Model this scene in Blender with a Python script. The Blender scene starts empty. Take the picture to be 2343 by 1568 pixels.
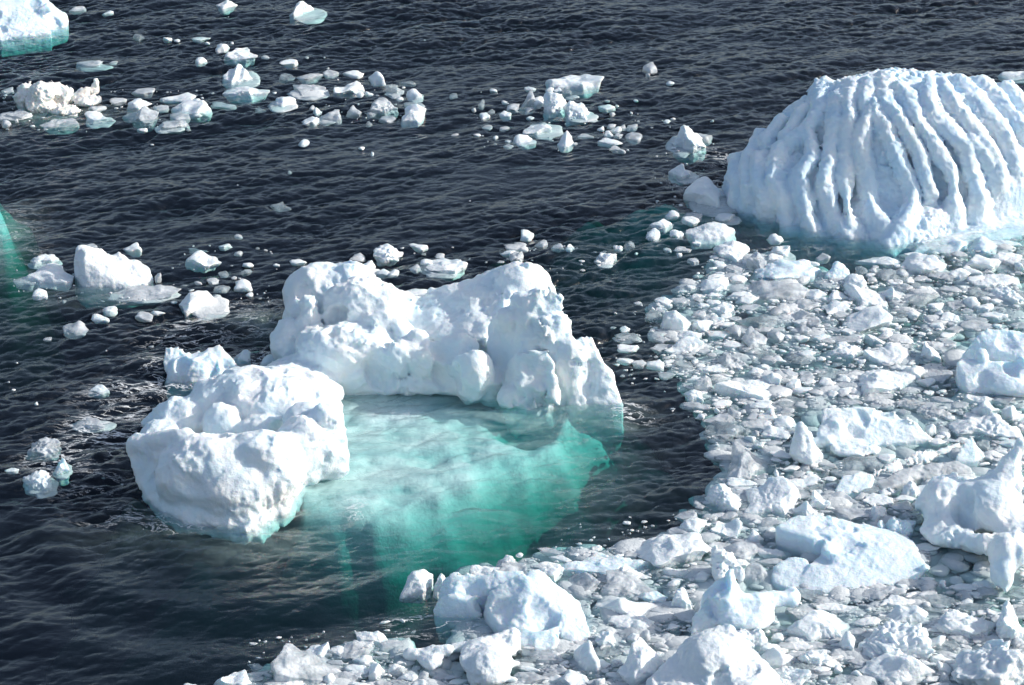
import bpy, bmesh, math, random
import numpy as np
# ---------------------------------------------------------------- camera, sky, sun, exposure
scene = bpy.context.scene
CAM_H, PITCH, LENS = 30.0, math.radians(26.0), 80.0
cam_d = bpy.data.cameras.new('camera'); cam = bpy.data.objects.new('camera', cam_d)
scene.collection.objects.link(cam); scene.camera = cam
cam.location = (0, 0, CAM_H); cam.rotation_euler = (math.pi/2-PITCH, 0, 0)
cam_d.lens = LENS; cam_d.sensor_width = 36; cam_d.clip_end = 20000; cam_d.clip_start = 0.5
SUN_EL, SUN_AZ = math.radians(27), math.radians(84)      # azimuth clockwise from +Y (view direction)
world = bpy.data.worlds.new('World'); scene.world = world; world.use_nodes = True
nt = world.node_tree; nt.nodes.clear()
sky = nt.nodes.new('ShaderNodeTexSky'); sky.sky_type = 'NISHITA'; sky.sun_disc = False
sky.sun_elevation = SUN_EL; sky.sun_rotation = SUN_AZ; sky.air_density = 1.0; sky.dust_density = 2.0; sky.ozone_density = 1.0
bg = nt.nodes.new('ShaderNodeBackground'); bg.inputs[1].default_value = 0.15
wo = nt.nodes.new('ShaderNodeOutputWorld'); hs = nt.nodes.new('ShaderNodeHueSaturation'); hs.inputs['Saturation'].default_value = .9; nt.links.new(sky.outputs[0], hs.inputs['Color']); nt.links.new(hs.outputs[0], bg.inputs[0]); nt.links.new(bg.outputs[0], wo.inputs[0])
sd = bpy.data.lights.new('sun', 'SUN'); sd.energy = 4.3; sd.angle = math.radians(0.5); sd.color = (1.0, 0.955, 0.89)
sun = bpy.data.objects.new('sun', sd); scene.collection.objects.link(sun)
SUN_DIR = np.array([math.sin(SUN_AZ)*math.cos(SUN_EL), math.cos(SUN_AZ)*math.cos(SUN_EL), math.sin(SUN_EL)])
from mathutils import Vector
sun.rotation_euler = Vector(-SUN_DIR).to_track_quat('-Z', 'Y').to_euler()
scene.view_settings.view_transform = 'Standard'; scene.view_settings.look = 'None'
scene.view_settings.exposure = 0.24; scene.view_settings.gamma = 1
scene.cycles.max_bounces = 8; scene.cycles.transparent_max_bounces = 16; scene.cycles.diffuse_bounces = 4
scene.cycles.glossy_bounces = 3; scene.cycles.transmission_bounces = 4; scene.cycles.volume_bounces = 0
scene.cycles.caustics_reflective = False; scene.cycles.caustics_refractive = False
scene.cycles.use_denoising = True

rng = np.random.default_rng(7); random.seed(7)
f32 = np.float32
# ---------------------------------------------------------------- photo frame (2343 x 1568 units) to world
FU = LENS/36.0*2343.0; CX, CY = 1171.5, 784.0
cp, sp = math.cos(PITCH), math.sin(PITCH)
def ray(u, v):
    x = (u-CX)/FU; y = (CY-v)/FU
    return np.array([x, cp + y*sp, -sp + y*cp])
def P(u, v, z=0.0):
    d = ray(u, v); t = (z-CAM_H)/d[2]; return np.array([0, 0, CAM_H]) + d*t
def rowY(row): return P(CX, row)[1]
def Q(u, v, row):                        # seen at (u, v), standing over the water row `row`
    d = ray(u, v); t = rowY(row)/d[1]; return np.array([0, 0, CAM_H]) + d*t
def mpp(row): return float(np.linalg.norm(P(CX, row)-np.array([0, 0, CAM_H])))/FU * math.cos(math.atan((CY-row)/FU))
def vcos(row): return CAM_H and math.cos(PITCH + math.atan((row-CY)/FU))
def vsin(row): return math.sin(PITCH + math.atan((row-CY)/FU))
TILES = {'U': (0, 0, 1.0), 'T1': (0, 0, 1/3), 'T2': (781.4, 0, 1/3), 'T3': (1562.6, 0, 1/3), 'T4': (0, 523, 1/3),
         'B1': (1171.5, 522.8, .2502), 'B2': (1757.2, 522.8, .2502), 'B3': (1464.4, 915.2, .2079), 'B4': (1903.7, 915.2, .2079),
         'B5': (1464.4, 1241.3, .2083), 'B6': (1903.7, 1241.3, .2083), 'B7': (878.6, 1241.3, .25), 'B8': (400.4, 1241.3, .25),
         'Z2': (800.8, 543.4, .3831), 'Z8': (0, 457.6, .4013), 'R': (1544.4, 114.4, .3408)}
# ---------------------------------------------------------------- noise
_perm = np.random.default_rng(3).permutation(256).astype(np.int32); _perm = np.concatenate([_perm, _perm, _perm])
_g = np.random.default_rng(4).normal(size=(256, 3)).astype(f32); _g /= np.linalg.norm(_g, axis=1)[:, None]
def noise3(p, seed=0):                   # gradient noise, p (N,3), about -1..1
    p = np.asarray(p, dtype=f32) + f32(seed*17.31)
    i = np.floor(p).astype(np.int32); f = p - i; i &= 255
    w = f*f*f*(f*(f*6-15)+10)
    out = 0
    for dx in (0, 1):
        wx = w[:, 0] if dx else 1-w[:, 0]; a = _perm[(i[:, 0]+dx) & 255]
        for dy in (0, 1):
            wy = w[:, 1] if dy else 1-w[:, 1]; b = _perm[a + ((i[:, 1]+dy) & 255)]
            for dz in (0, 1):
                wz = w[:, 2] if dz else 1-w[:, 2]; h = _perm[b + ((i[:, 2]+dz) & 255)] & 255
                g = _g[h]
                out = out + wx*wy*wz*(g[:, 0]*(f[:, 0]-dx)+g[:, 1]*(f[:, 1]-dy)+g[:, 2]*(f[:, 2]-dz))
    return out*1.6
def fbm(p, octs=4, seed=0, gain=.5):
    s = 0; a = 1.0
    for o in range(octs): s = s + a*noise3(p*(2.03**o), seed+o); a *= gain
    return s
def billow(p, octs=3, seed=0, gain=.5):  # rounded lumps with creases between
    s = 0; a = 1.0; n = 0
    for o in range(octs): s = s + a*np.abs(noise3(p*(2.03**o), seed+o)); n += a; a *= gain
    return s/n*2-0.6
# ---------------------------------------------------------------- signed distance prims
def smin(a, b, k):
    h = np.clip(.5+.5*(b-a)/k, 0, 1); return b+(a-b)*h-k*h*(1-h)
def smax(a, b, k): return -smin(-a, -b, k)
def sd_ell(p, c, r):
    q = p-c; k0 = np.sqrt(((q/r)**2).sum(1))+1e-6; k1 = np.sqrt(((q/(r*r))**2).sum(1))+1e-6
    return k0*(k0-1)/k1
def sd_cone(p, a, ra, b, rb):
    ba = b-a; t = np.clip(((p-a)@ba)/(ba@ba), 0, 1); return np.linalg.norm(p-(a+t[:, None]*ba), axis=1)-(ra+(rb-ra)*t)
def hull_planes(pts):
    bm = bmesh.new(); [bm.verts.new(q) for q in pts]; bmesh.ops.convex_hull(bm, input=bm.verts)
    c = np.mean(pts, axis=0); out = []
    for fc in bm.faces:
        n = np.array(fc.normal); o = np.array(fc.verts[0].co)
        if np.linalg.norm(n) < .5: continue
        if (o-c)@n < 0: n = -n
        d = n@o
        if not any(abs(m@n) > .9995 and abs(e-d) < 1e-3 for m, e in out): out.append((n, d))
    bm.free(); return out
def E(T, u, v, row, rx, ry, rz, k=.15, op='+'):
    ox, oy, s = TILES[T]; row = oy+row*s; m = mpp(row); c = Q(ox+u*s, oy+v*s, row)
    return (op, 'e', (c.astype(f32), np.array([rx*s*m, ry, rz*s*m/vcos(row)], dtype=f32)), k)
def Cn(T, a, ra, b, rb, k=.15, op='+'):
    ox, oy, s = TILES[T]; A = Q(ox+a[0]*s, oy+a[1]*s, oy+a[2]*s); B = Q(ox+b[0]*s, oy+b[1]*s, oy+b[2]*s)
    return (op, 'c', (A.astype(f32), ra*s*mpp(oy+a[2]*s), B.astype(f32), rb*s*mpp(oy+b[2]*s)), k)
def Hu(T, pts, k=.08, rnd=.06, keel=3.2, op='+'):
    ox, oy, s = TILES[T]; W = []
    for (u, v, r) in pts:
        w = Q(ox+u*s, oy+v*s, oy+r*s); W.append(w)
        if abs(w[2]) < .03: W.append(w+np.array([0, 0, -keel]))
    W = np.array(W); thin = (W.max(0)-W.min(0)).min() < .3; rnd = min(rnd, .02) if keel < 1 or thin else rnd
    return (op, 'h', ([(n.astype(f32), d-rnd) for n, d in hull_planes(W)], rnd, W), k)
def ev(pr, p):
    kind, a = pr[1], pr[2]
    if kind == 'e': return sd_ell(p, *a)
    if kind == 'c': return sd_cone(p, *a)
    d = None
    for n, o in a[0]:
        x = p@n-f32(o); d = x if d is None else smax(d, x, a[1]+.01)
    return d - a[1]
def field(prims):
    def fn(p):
        d = None
        for pr in prims:
            x = ev(pr, p)
            if d is None: d = x
            elif pr[0] == '+': d = smin(d, x, pr[3])
            elif pr[0] == '-': d = smax(d, -x, pr[3])
        return d
    return fn
EDG = [(a, b) for a in range(8) for b in range(a+1, 8) if bin(a ^ b).count('1') == 1]
def surface(base, detail, lo, hi, res, amp=.3):
    lo = np.array(lo, float); n = np.ceil((np.array(hi)-lo)/res/4).astype(int)*4+1
    nc = (n-1)//4+1
    ax = [lo[i]+np.arange(nc[i])*res*4 for i in range(3)]
    G = np.stack(np.meshgrid(*ax, indexing='ij'), -1).reshape(-1, 3).astype(f32)
    c = base(G).reshape(nc)
    V = np.repeat(np.repeat(np.repeat(c, 4, 0), 4, 1), 4, 2)[:n[0], :n[1], :n[2]].astype(f32)
    M = np.abs(V) < (4*res*1.8+amp)
    # dilate the coarse mask one block so rounding of the block grid does not matter
    I = np.argwhere(M)
    for s in range(0, len(I), 400000):
        J = I[s:s+400000]; p = (lo+J*res).astype(f32); d = base(p)
        near = np.abs(d) < amp*1.5+res*2
        if detail is not None and near.any(): d = d.copy(); d[near] = d[near]+detail(p[near])
        V[J[:, 0], J[:, 1], J[:, 2]] = d
    V[0] = V[-1] = 1; V[:, 0] = V[:, -1] = 1; V[:, :, 0] = V[:, :, -1] = 1
    ins = V < 0
    cnt = sum(ins[(b & 1):n[0]-1+(b & 1), (b >> 1 & 1):n[1]-1+(b >> 1 & 1), (b >> 2):n[2]-1+(b >> 2)].astype(np.int8) for b in range(8))
    A = np.argwhere((cnt > 0) & (cnt < 8)); idx = np.full(n-1, -1, np.int32); idx[A[:, 0], A[:, 1], A[:, 2]] = np.arange(len(A))
    off = np.array([[b & 1, b >> 1 & 1, b >> 2] for b in range(8)])
    cv = np.stack([V[A[:, 0]+o[0], A[:, 1]+o[1], A[:, 2]+o[2]] for o in off], 1)
    acc = np.zeros((len(A), 3)); w = np.zeros(len(A))
    for a, b in EDG:
        x, y = cv[:, a], cv[:, b]; m = (x < 0) != (y < 0)
        t = np.where(m, x/np.where(m, x-y, 1), 0)
        acc += m[:, None]*(off[a]+(off[b]-off[a])*t[:, None]); w += m
    verts = lo+(A+acc/w[:, None])*res
    quads = []
    for axn in range(3):
        sl0 = [slice(None)]*3; sl1 = [slice(None)]*3; sl0[axn] = slice(0, -1); sl1[axn] = slice(1, None)
        s0, s1 = ins[tuple(sl0)], ins[tuple(sl1)]
        Eg = np.argwhere(s0 != s1); b, c2 = (axn+1) % 3, (axn+2) % 3
        Eg = Eg[(Eg[:, b] > 0) & (Eg[:, c2] > 0) & (Eg[:, b] < n[b]-1) & (Eg[:, c2] < n[c2]-1)]
        flip = s0[Eg[:, 0], Eg[:, 1], Eg[:, 2]]
        def cell(db, dc):
            K = Eg.copy(); K[:, b] -= db; K[:, c2] -= dc; return idx[K[:, 0], K[:, 1], K[:, 2]]
        q = np.stack([cell(1, 1), cell(0, 1), cell(0, 0), cell(1, 0)], 1)
        q[~flip] = q[~flip][:, ::-1]; quads.append(q)
    quads = np.concatenate(quads); quads = quads[(quads >= 0).all(1)]
    return verts, quads
def mesh_from(name, verts, faces, smooth=True):
    me = bpy.data.meshes.new(name); verts = np.asarray(verts, dtype=f32); faces = np.asarray(faces, dtype=np.int32)
    k = faces.shape[1]
    me.vertices.add(len(verts)); me.vertices.foreach_set('co', verts.ravel())
    me.loops.add(faces.size); me.loops.foreach_set('vertex_index', faces.ravel())
    me.polygons.add(len(faces)); me.polygons.foreach_set('loop_start', np.arange(len(faces), dtype=np.int32)*k)
    me.polygons.foreach_set('loop_total', np.full(len(faces), k, dtype=np.int32))
    if smooth: me.polygons.foreach_set('use_smooth', np.ones(len(faces), dtype=bool))
    me.update(calc_edges=True); me.validate(); return me
def link(name, me, mat, parent=None, **props):
    o = bpy.data.objects.new(name, me); scene.collection.objects.link(o)
    if mat: me.materials.clear(); me.materials.append(mat)
    if parent: o.parent = parent
    for k, v in props.items(): o[k] = v
    return o
# ---------------------------------------------------------------- materials
def nodes(name):
    m = bpy.data.materials.new(name); m.use_nodes = True; t = m.node_tree; t.nodes.clear()
    return m, t, t.nodes.new('ShaderNodeOutputMaterial')
def N(t, kind, **kw):
    n = t.nodes.new(kind)
    for k, v in kw.items():
        if k.startswith('i_'):
            k = k[2:]; n.inputs[int(k) if k.isdigit() else k.replace('_', ' ')].default_value = v
        else: setattr(n, k, v)
    return n
def ice_mat(name, c1, c2, sss=.25, rough=.5, alpha=1.0, bump=.6, scale=1.0, glaze=.25, stain=None):
    m, t, out = nodes(name); L = t.links.new
    geo = N(t, 'ShaderNodeNewGeometry'); b = N(t, 'ShaderNodeBsdfPrincipled')
    n1 = N(t, 'ShaderNodeTexNoise', i_Scale=.9*scale, i_Detail=5.0, i_Roughness=.55); L(geo.outputs['Position'], n1.inputs['Vector'])
    r1 = N(t, 'ShaderNodeValToRGB'); r1.color_ramp.elements[0].position = .38; r1.color_ramp.elements[1].position = .62
    r1.color_ramp.elements[0].color = (*c2, 1); r1.color_ramp.elements[1].color = (*c1, 1); L(n1.outputs['Fac'], r1.inputs['Fac'])
    col = r1.outputs['Color']
    if stain:
        n4 = N(t, 'ShaderNodeTexNoise', i_Scale=2.6, i_Detail=6.0, i_Roughness=.65); L(geo.outputs['Position'], n4.inputs['Vector'])
        r4 = N(t, 'ShaderNodeValToRGB'); r4.color_ramp.elements[0].position = .52; r4.color_ramp.elements[1].position = .72
        L(n4.outputs['Fac'], r4.inputs['Fac'])
        mx = N(t, 'ShaderNodeMix', data_type='RGBA'); L(r4.outputs['Color'], mx.inputs['Factor']); L(col, mx.inputs['A']); mx.inputs['B'].default_value = (*stain, 1)
        col = mx.outputs['Result']
    L(col, b.inputs['Base Color'])
    b.inputs['Roughness'].default_value = rough
    b.inputs['IOR'].default_value = 1.31
    b.inputs['Subsurface Weight'].default_value = sss; b.inputs['Subsurface Radius'].default_value = (.25, .65, 1.0)
    b.inputs['Subsurface Scale'].default_value = .35
    n2 = N(t, 'ShaderNodeTexNoise', i_Scale=9.0*scale, i_Detail=6.0, i_Roughness=.6); L(geo.outputs['Position'], n2.inputs['Vector'])
    n3 = N(t, 'ShaderNodeTexNoise', i_Scale=60.0, i_Detail=3.0, i_Roughness=.7); L(geo.outputs['Position'], n3.inputs['Vector'])
    bu = N(t, 'ShaderNodeBump', i_Strength=bump, i_Distance=.06); L(n2.outputs['Fac'], bu.inputs['Height'])
    bv = N(t, 'ShaderNodeBump', i_Strength=.5, i_Distance=.012); L(n3.outputs['Fac'], bv.inputs['Height']); L(bu.outputs['Normal'], bv.inputs['Normal'])
    L(bv.outputs['Normal'], b.inputs['Normal'])
    b.inputs['Coat Weight'].default_value = glaze; b.inputs['Coat Roughness'].default_value = .16; b.inputs['Coat IOR'].default_value = 1.31
    n5 = N(t, 'ShaderNodeTexNoise', i_Scale=28.0, i_Detail=4.0, i_Roughness=.8); L(geo.outputs['Position'], n5.inputs['Vector'])
    bc = N(t, 'ShaderNodeBump', i_Strength=1.0, i_Distance=.05); L(n5.outputs['Fac'], bc.inputs['Height']); L(bc.outputs['Normal'], b.inputs['Coat Normal'])
    if alpha < 1:
        tr = N(t, 'ShaderNodeBsdfTransparent'); mx = N(t, 'ShaderNodeMixShader')
        n6 = N(t, 'ShaderNodeTexNoise', i_Scale=3.0, i_Detail=4.0); L(geo.outputs['Position'], n6.inputs['Vector'])
        mr = N(t, 'ShaderNodeMapRange', i_1=.35, i_2=.65, i_3=alpha-.15, i_4=min(1, alpha+.2)); L(n6.outputs['Fac'], mr.inputs[0])
        L(mr.outputs[0], mx.inputs[0]); L(tr.outputs[0], mx.inputs[1]); L(b.outputs[0], mx.inputs[2]); L(mx.outputs[0], out.inputs[0])
    else: L(b.outputs[0], out.inputs[0])
    return m
M_BERG = ice_mat('iceberg_snow_ice', (.84, .875, .88), (.70, .82, .88), sss=.25, glaze=.12)
M_RIDGE = ice_mat('fluted_ice', (.79, .86, .90), (.58, .74, .87), sss=.3, glaze=.08)
M_DIRTY = ice_mat('stained_ice', (.84, .83, .80), (.80, .80, .77), sss=.3, glaze=.12, stain=(.62, .55, .46))
M_BLUE = ice_mat('pale_blue_ice', (.74, .82, .87), (.64, .77, .84), sss=.5, rough=.35, glaze=.5)
M_W = ice_mat('white_ice', (.82, .86, .87), (.65, .72, .76), sss=.2, glaze=.25)
M_G = ice_mat('grey_ice', (.68, .72, .75), (.52, .57, .62), sss=.1, rough=.3, alpha=.70, glaze=.6)
M_T = ice_mat('clear_ice', (.46, .54, .58), (.28, .35, .39), sss=.1, rough=.2, alpha=.5, glaze=.9)
M_SLUSH = ice_mat('waterlogged_ice', (.66, .69, .70), (.50, .54, .56), sss=0, rough=.8, glaze=0)
M_SUB = ice_mat('submerged_ice', (.78, .86, .88), (.62, .74, .76), sss=0, rough=.8, glaze=0, scale=.8)
# ---------------------------------------------------------------- the big sculpted pieces
def bounds(prims, pad=.5, zlo=-2.2):
    lo = np.full(3, 1e9); hi = -lo
    for pr in prims:
        if pr[0] != '+': continue
        a = pr[2]
        if pr[1] == 'e': lo = np.minimum(lo, a[0]-a[1]); hi = np.maximum(hi, a[0]+a[1])
        elif pr[1] == 'c':
            for c, r in ((a[0], a[1]), (a[2], a[3])): lo = np.minimum(lo, c-r); hi = np.maximum(hi, c+r)
        else:
            A = a[2]; lo = np.minimum(lo, A.min(0)-.15); hi = np.maximum(hi, A.max(0)+.15)
    lo -= pad; hi += pad; lo[2] = max(lo[2], zlo); return lo, hi
def rough_detail(a1=.10, s1=1.1, a2=.05, s2=3.2, a3=.02, s3=9, seed=0):
    def fn(p):
        w = p + .25*np.stack([noise3(p*.8, seed+40), noise3(p*.8, seed+41), noise3(p*.8, seed+42)], 1)
        q = .55+.75*np.clip(noise3(p*.5, seed+20)+.3, 0, 1)
        return q*(a1*1.5*billow(w*s1, 2, seed) + a2*1.4*billow(w*s2, 2, seed+5) + .5*a2*billow(w*s2*2.3, 1, seed+6) - a1*.8*fbm(w*s1*.6, 2, seed+7) - a3*fbm(w*s3, 2, seed+9)).astype(f32)
    return fn
def sculpt(name, prims, mat, label, cat, res=.05, det=None, zlo=-1.6, amp=.22, cuts=(12, .5, 1.0, .07), **kw):
    lo, hi = bounds(prims, zlo=zlo); base = field(prims)
    if cuts:                             # shell-shaped fracture faces bitten out of the sides
        v0, _ = surface(base, None, np.array([lo[0], lo[1], -.3]), hi, res*3, .1); rc = np.random.default_rng(len(v0))
        v0 = v0[(v0[:, 2] > .08)]
        bites = []
        for i in rc.choice(len(v0), min(cuts[0], len(v0)), replace=False):
            p = v0[i][None].astype(f32); e = .04
            n = np.array([float((base(p+np.eye(3, dtype=f32)[j]*e)-base(p-np.eye(3, dtype=f32)[j]*e))[0]) for j in range(3)])
            n = n/(np.linalg.norm(n)+1e-6)+rc.normal(size=3)*.25; n /= np.linalg.norm(n); R_ = rc.uniform(cuts[1], cuts[2])
            dp_ = cuts[3]*rc.uniform(.6, 1.7); bites.append(((v0[i]+n*(R_-dp_)).astype(f32), R_, v0[i].astype(f32), 1.35*math.sqrt(2*R_*dp_)))
        base0 = base
        def base(pp):
            d = base0(pp)
            for c, r, c1, r1 in bites: d = smax(d, np.minimum(f32(r)-np.linalg.norm(pp-c, axis=1), f32(r1)-np.linalg.norm(pp-c1, axis=1)), .025)
            return d
    v, q = surface(base, det or rough_detail(), lo, hi, res, amp)
    ctr = np.array([(v[:, 0].min()+v[:, 0].max())/2, (v[:, 1].min()+v[:, 1].max())/2, 0])
    o = link(name, mesh_from(name, v-ctr, q), mat, label=label, category=cat, **kw); o.location = ctr
    print(name, len(v)); return o
# --- the two-lobed iceberg round its turquoise pool
main = [
 # rear left head
 E('U', 742, 680, 765, 92, 1.0, 72), E('U', 690, 665, 765, 42, .7, 38, .1), E('U', 700, 735, 790, 52, .8, 60), E('U', 800, 650, 765, 60, .7, 42, .1),
 E('U', 828, 718, 815, 92, .9, 76, .1), E('U', 880, 700, 820, 48, .6, 42, .1), E('U', 790, 690, 820, 40, .5, 35, .06),
 E('U', 703, 697, 825, 20, .22, 17, .05), E('U', 705, 735, 830, 26, .3, 34, .08), E('U', 668, 760, 830, 30, .35, 26, .08), E('U', 641, 775, 828, 15, .2, 16, .05),
 E('U', 662, 800, 838, 40, .5, 36, .1), E('U', 735, 790, 850, 60, .5, 42, .1), E('U', 775, 800, 860, 34, .4, 26, .06),
 E('U', 800, 800, 870, 120, .9, 52, .15), E('U', 715, 850, 880, 100, .8, 34, .15), E('U', 880, 770, 850, 70, .6, 50, .1),
 E('U', 762, 742, 880, 20, .5, 30, .08, '-'), E('U', 800, 752, 885, 14, .35, 18, .05, '-'),
 # rear ridge to the right head
 Hu('U', [(930, 700, 770), (990, 655, 780), (1080, 640, 785), (1170, 612, 790), (1225, 625, 790), (1150, 700, 850), (1110, 775, 880), (1000, 775, 860), (930, 760, 840), (960, 800, 800), (1180, 800, 800)], .2, .15),
 E('U', 1195, 655, 800, 66, .7, 42, .12), E('U', 1240, 668, 800, 32, .4, 30, .08), Cn('U', (1212, 640, 800), 14, (1208, 612, 800), 6, .06),
 E('U', 1020, 822, 852, 90, .5, 28, .12), E('U', 1120, 850, 862, 55, .5, 45, .15),
 E('U', 955, 775, 880, 26, .3, 18, .08),
 # front wall over the pool
 Cn('U', (745, 878, 890), 26, (830, 855, 888), 38, .12), Cn('U', (830, 850, 888), 38, (915, 822, 886), 42, .12), Cn('U', (905, 812, 886), 34, (1035, 825, 890), 40, .12),
 Cn('U', (760, 893, 896), 18, (930, 878, 893), 26, .1), Cn('U', (930, 878, 893), 26, (1060, 880, 900), 22, .1), E('U', 915, 798, 888, 28, .35, 20, .08), E('U', 1050, 800, 885, 46, .4, 34, .1), E('U', 990, 830, 889, 60, .4, 42, .1),
 E('U', 1084, 850, 914, 48, .55, 50, .12), E('U', 925, 715, 800, 62, .7, 42, .2), E('U', 1080, 880, 905, 34, .5, 40, .1), Hu('U', [(1040, 800, 905), (1085, 790, 900), (1130, 850, 905), (1138, 880, 915), (1050, 905, 925), (1085, 918, 930), (1040, 850, 920), (1100, 860, 935)], .06, .1, .2),
 # right tower and wing
 Hu('U', [(1175, 690, 882), (1202, 672, 888), (1278, 655, 888), (1306, 725, 888), (1314, 790, 902), (1118, 735, 880), (1112, 800, 888), (1150, 918, 918), (1292, 929, 929), (1150, 896, 896), (1196, 800, 915), (1292, 800, 915), (1180, 845, 845), (1290, 845, 845), (1250, 700, 896)], .04, .05),
 Hu('U', [(1255, 690, 890), (1295, 705, 888), (1314, 765, 896), (1245, 750, 912), (1262, 782, 920), (1308, 800, 915), (1235, 712, 896)], .04, .05),
 Hu('U', [(1160, 820, 912), (1195, 803, 922), (1250, 800, 924), (1268, 835, 930), (1250, 890, 938), (1190, 885, 938), (1152, 925, 925), (1200, 934, 934), (1270, 934, 934), (1160, 880, 880), (1250, 880, 880)], .04, .05),
 Hu('U', [(1338, 752, 892), (1356, 775, 902), (1314, 792, 902), (1300, 931, 931), (1360, 934, 934), (1424, 929, 929), (1398, 850, 912), (1340, 870, 870), (1405, 893, 893), (1300, 890, 890)], .05, .06),
 E('U', 1305, 855, 912, 42, .45, 78, .06), E('U', 1330, 830, 905, 24, .4, 55, .05), E('U', 1225, 690, 880, 55, .4, 24, .1), E('U', 1170, 735, 885, 40, .35, 30, .08), E('U', 1285, 780, 905, 26, .3, 40, .06),
 Cn('U', (1262, 868, 936), 13, (1268, 915, 938), 16, .05), Cn('U', (1236, 890, 938), 10, (1230, 912, 938), 12, .04), E('U', 1172, 905, 930, 30, .3, 18, .05), E('U', 1120, 885, 905, 30, .4, 40, .1),
 Cn('U', (1322, 775, 922), 5, (1306, 865, 932), 8, .04, '-'), Hu('U', [(1196, 795, 945), (1265, 786, 945), (1302, 796, 935), (1200, 804, 940), (1262, 806, 915), (1226, 797, 912)], .03, .02, .1, '-'),
 # neck between the lobes
 E('U', 655, 885, 920, 95, .9, 32, .2), E('U', 730, 900, 930, 55, .6, 22, .15), E('U', 590, 880, 930, 80, .8, 30, .15),
 # front left lobe: rear mound
 E('U', 620, 935, 1000, 130, 1.1, 72, .15), E('U', 520, 925, 990, 90, .9, 52, .12), E('U', 470, 890, 980, 30, .35, 22, .06), E('U', 560, 880, 985, 70, .6, 30, .1),
 E('U', 420, 960, 1010, 70, .7, 40, .12), E('U', 350, 965, 1010, 26, .3, 20, .08), E('U', 370, 990, 1040, 50, .6, 30, .1), E('U', 715, 940, 1000, 60, .6, 50, .12),
 # bowl wall
 E('U', 490, 1085, 1140, 140, 1.1, 80, .15), E('U', 600, 1080, 1140, 95, .9, 85, .12), E('U', 540, 1120, 1160, 105, .85, 74, .12),
 Hu('U', [(289, 1022, 1095), (300, 1006, 1095), (350, 998, 1102), (430, 1002, 1116), (540, 1026, 1132), (640, 1008, 1120), (668, 1020, 1112), (690, 1075, 1130), (294, 1060, 1105), (352, 1152, 1152), (430, 1194, 1194), (565, 1209, 1209), (650, 1172, 1172), (700, 1112, 1112), (400, 1060, 1060), (640, 1060, 1060)], .08, .1, .45),
 E('U', 490, 972, 1080, 135, .75, 44, .08, '-'), E('U', 410, 980, 1085, 75, .6, 32, .08, '-'),
 E('U', 512, 975, 1035, 52, .55, 46, .08), E('U', 600, 985, 1050, 60, .5, 30, .08),
 Cn('U', (318, 1018, 1095), 24, (420, 1004, 1120), 22, .1), Cn('U', (420, 1006, 1120), 20, (540, 1030, 1135), 20, .1), Cn('U', (540, 1034, 1135), 22, (650, 1010, 1120), 26, .1),
 E('U', 640, 1035, 1140, 40, .3, 30, .07),
 E('U', 690, 1035, 1100, 62, .7, 72, .12), Cn('U', (745, 960, 1080), 34, (765, 1060, 1090), 38, .05), E('U', 700, 960, 1060, 55, .5, 30, .1), E('U', 735, 1040, 1100, 40, .4, 55, .08),
]
berg = sculpt('iceberg', main, M_BERG, 'big white iceberg of two rounded lobes joined by a neck, curled round a turquoise pool', 'iceberg', res=.055, det=rough_detail(.09, .95, .045, 3.0, .018, 9, 1), zlo=-3, cuts=(64, .8, 1.7, .06))
# --- the fluted iceberg
rb = [E('U', 2080, 420, 420, 392, 3.7, 258, .5), E('U', 1850, 440, 440, 205, 3.0, 150, .5),
      Hu('U', [(2035, 566, 566), (2343, 455, 455), (2600, 385, 385), (2180, 470, 540), (2400, 400, 430), (2060, 540, 556), (2000, 500, 540), (1900, 545, 545), (1790, 520, 520), (2100, 300, 400), (2400, 300, 350), (2550, 300, 330), (1950, 330, 420)], .5, .25),
      Hu('U', [(2085, 566, 572), (2200, 532, 540), (2343, 492, 502), (2600, 430, 440), (2085, 577, 577), (2215, 560, 560), (2343, 538, 538), (2600, 490, 490), (2100, 540, 540), (2600, 430, 430), (2280, 545, 548)], .35, .04)]
RIDGES = [[(700, 640), (640, 850), (700, 1000), (740, 1210)], [(760, 600), (880, 560), (920, 700), (830, 830), (880, 1050), (920, 1210)],
 [(1090, 300), (1060, 500), (1030, 700), (1010, 900), (1060, 1100), (1140, 1240)], [(1160, 430), (1130, 850), (1170, 1180)],
 [(1345, 370), (1270, 480), (1240, 620), (1270, 780), (1290, 950), (1340, 1100), (1420, 1180)], [(1350, 420), (1450, 600), (1530, 780), (1590, 930), (1560, 1100), (1430, 1300)],
 [(1400, 280), (1450, 380), (1560, 540), (1650, 700), (1720, 950)], [(1500, 230), (1570, 290), (1640, 480), (1760, 640), (1860, 830), (1880, 980)],
 [(1700, 210), (1700, 330), (1740, 430), (1830, 520), (1970, 650), (2000, 800), (2070, 1000)], [(1780, 210), (1900, 370), (2050, 560), (2170, 760), (2200, 900)],
 [(1920, 180), (2100, 400), (2230, 560), (2310, 780)], [(2080, 190), (2250, 400), (2400, 560)], [(2250, 230), (2400, 400), (2500, 520)],
 [(960, 220), (980, 380), (870, 530), (760, 590)], [(620, 380), (560, 560), (480, 700), (470, 920)], [(760, 300), (700, 460), (600, 600)], [(860, 260), (840, 400), (740, 560)],
 [(500, 440), (400, 620), (340, 720)], [(1180, 200), (1160, 380)], [(1300, 200), (1280, 330)], [(330, 560), (380, 720), (400, 880)], [(480, 500), (560, 700), (540, 900), (600, 1040)], [(1000, 200), (960, 330)], [(1420, 160), (1400, 240)], [(700, 260), (640, 360)], [(2000, 600), (2120, 760)], [(430, 500), (330, 600)]]
_rb = field(rb)
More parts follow.
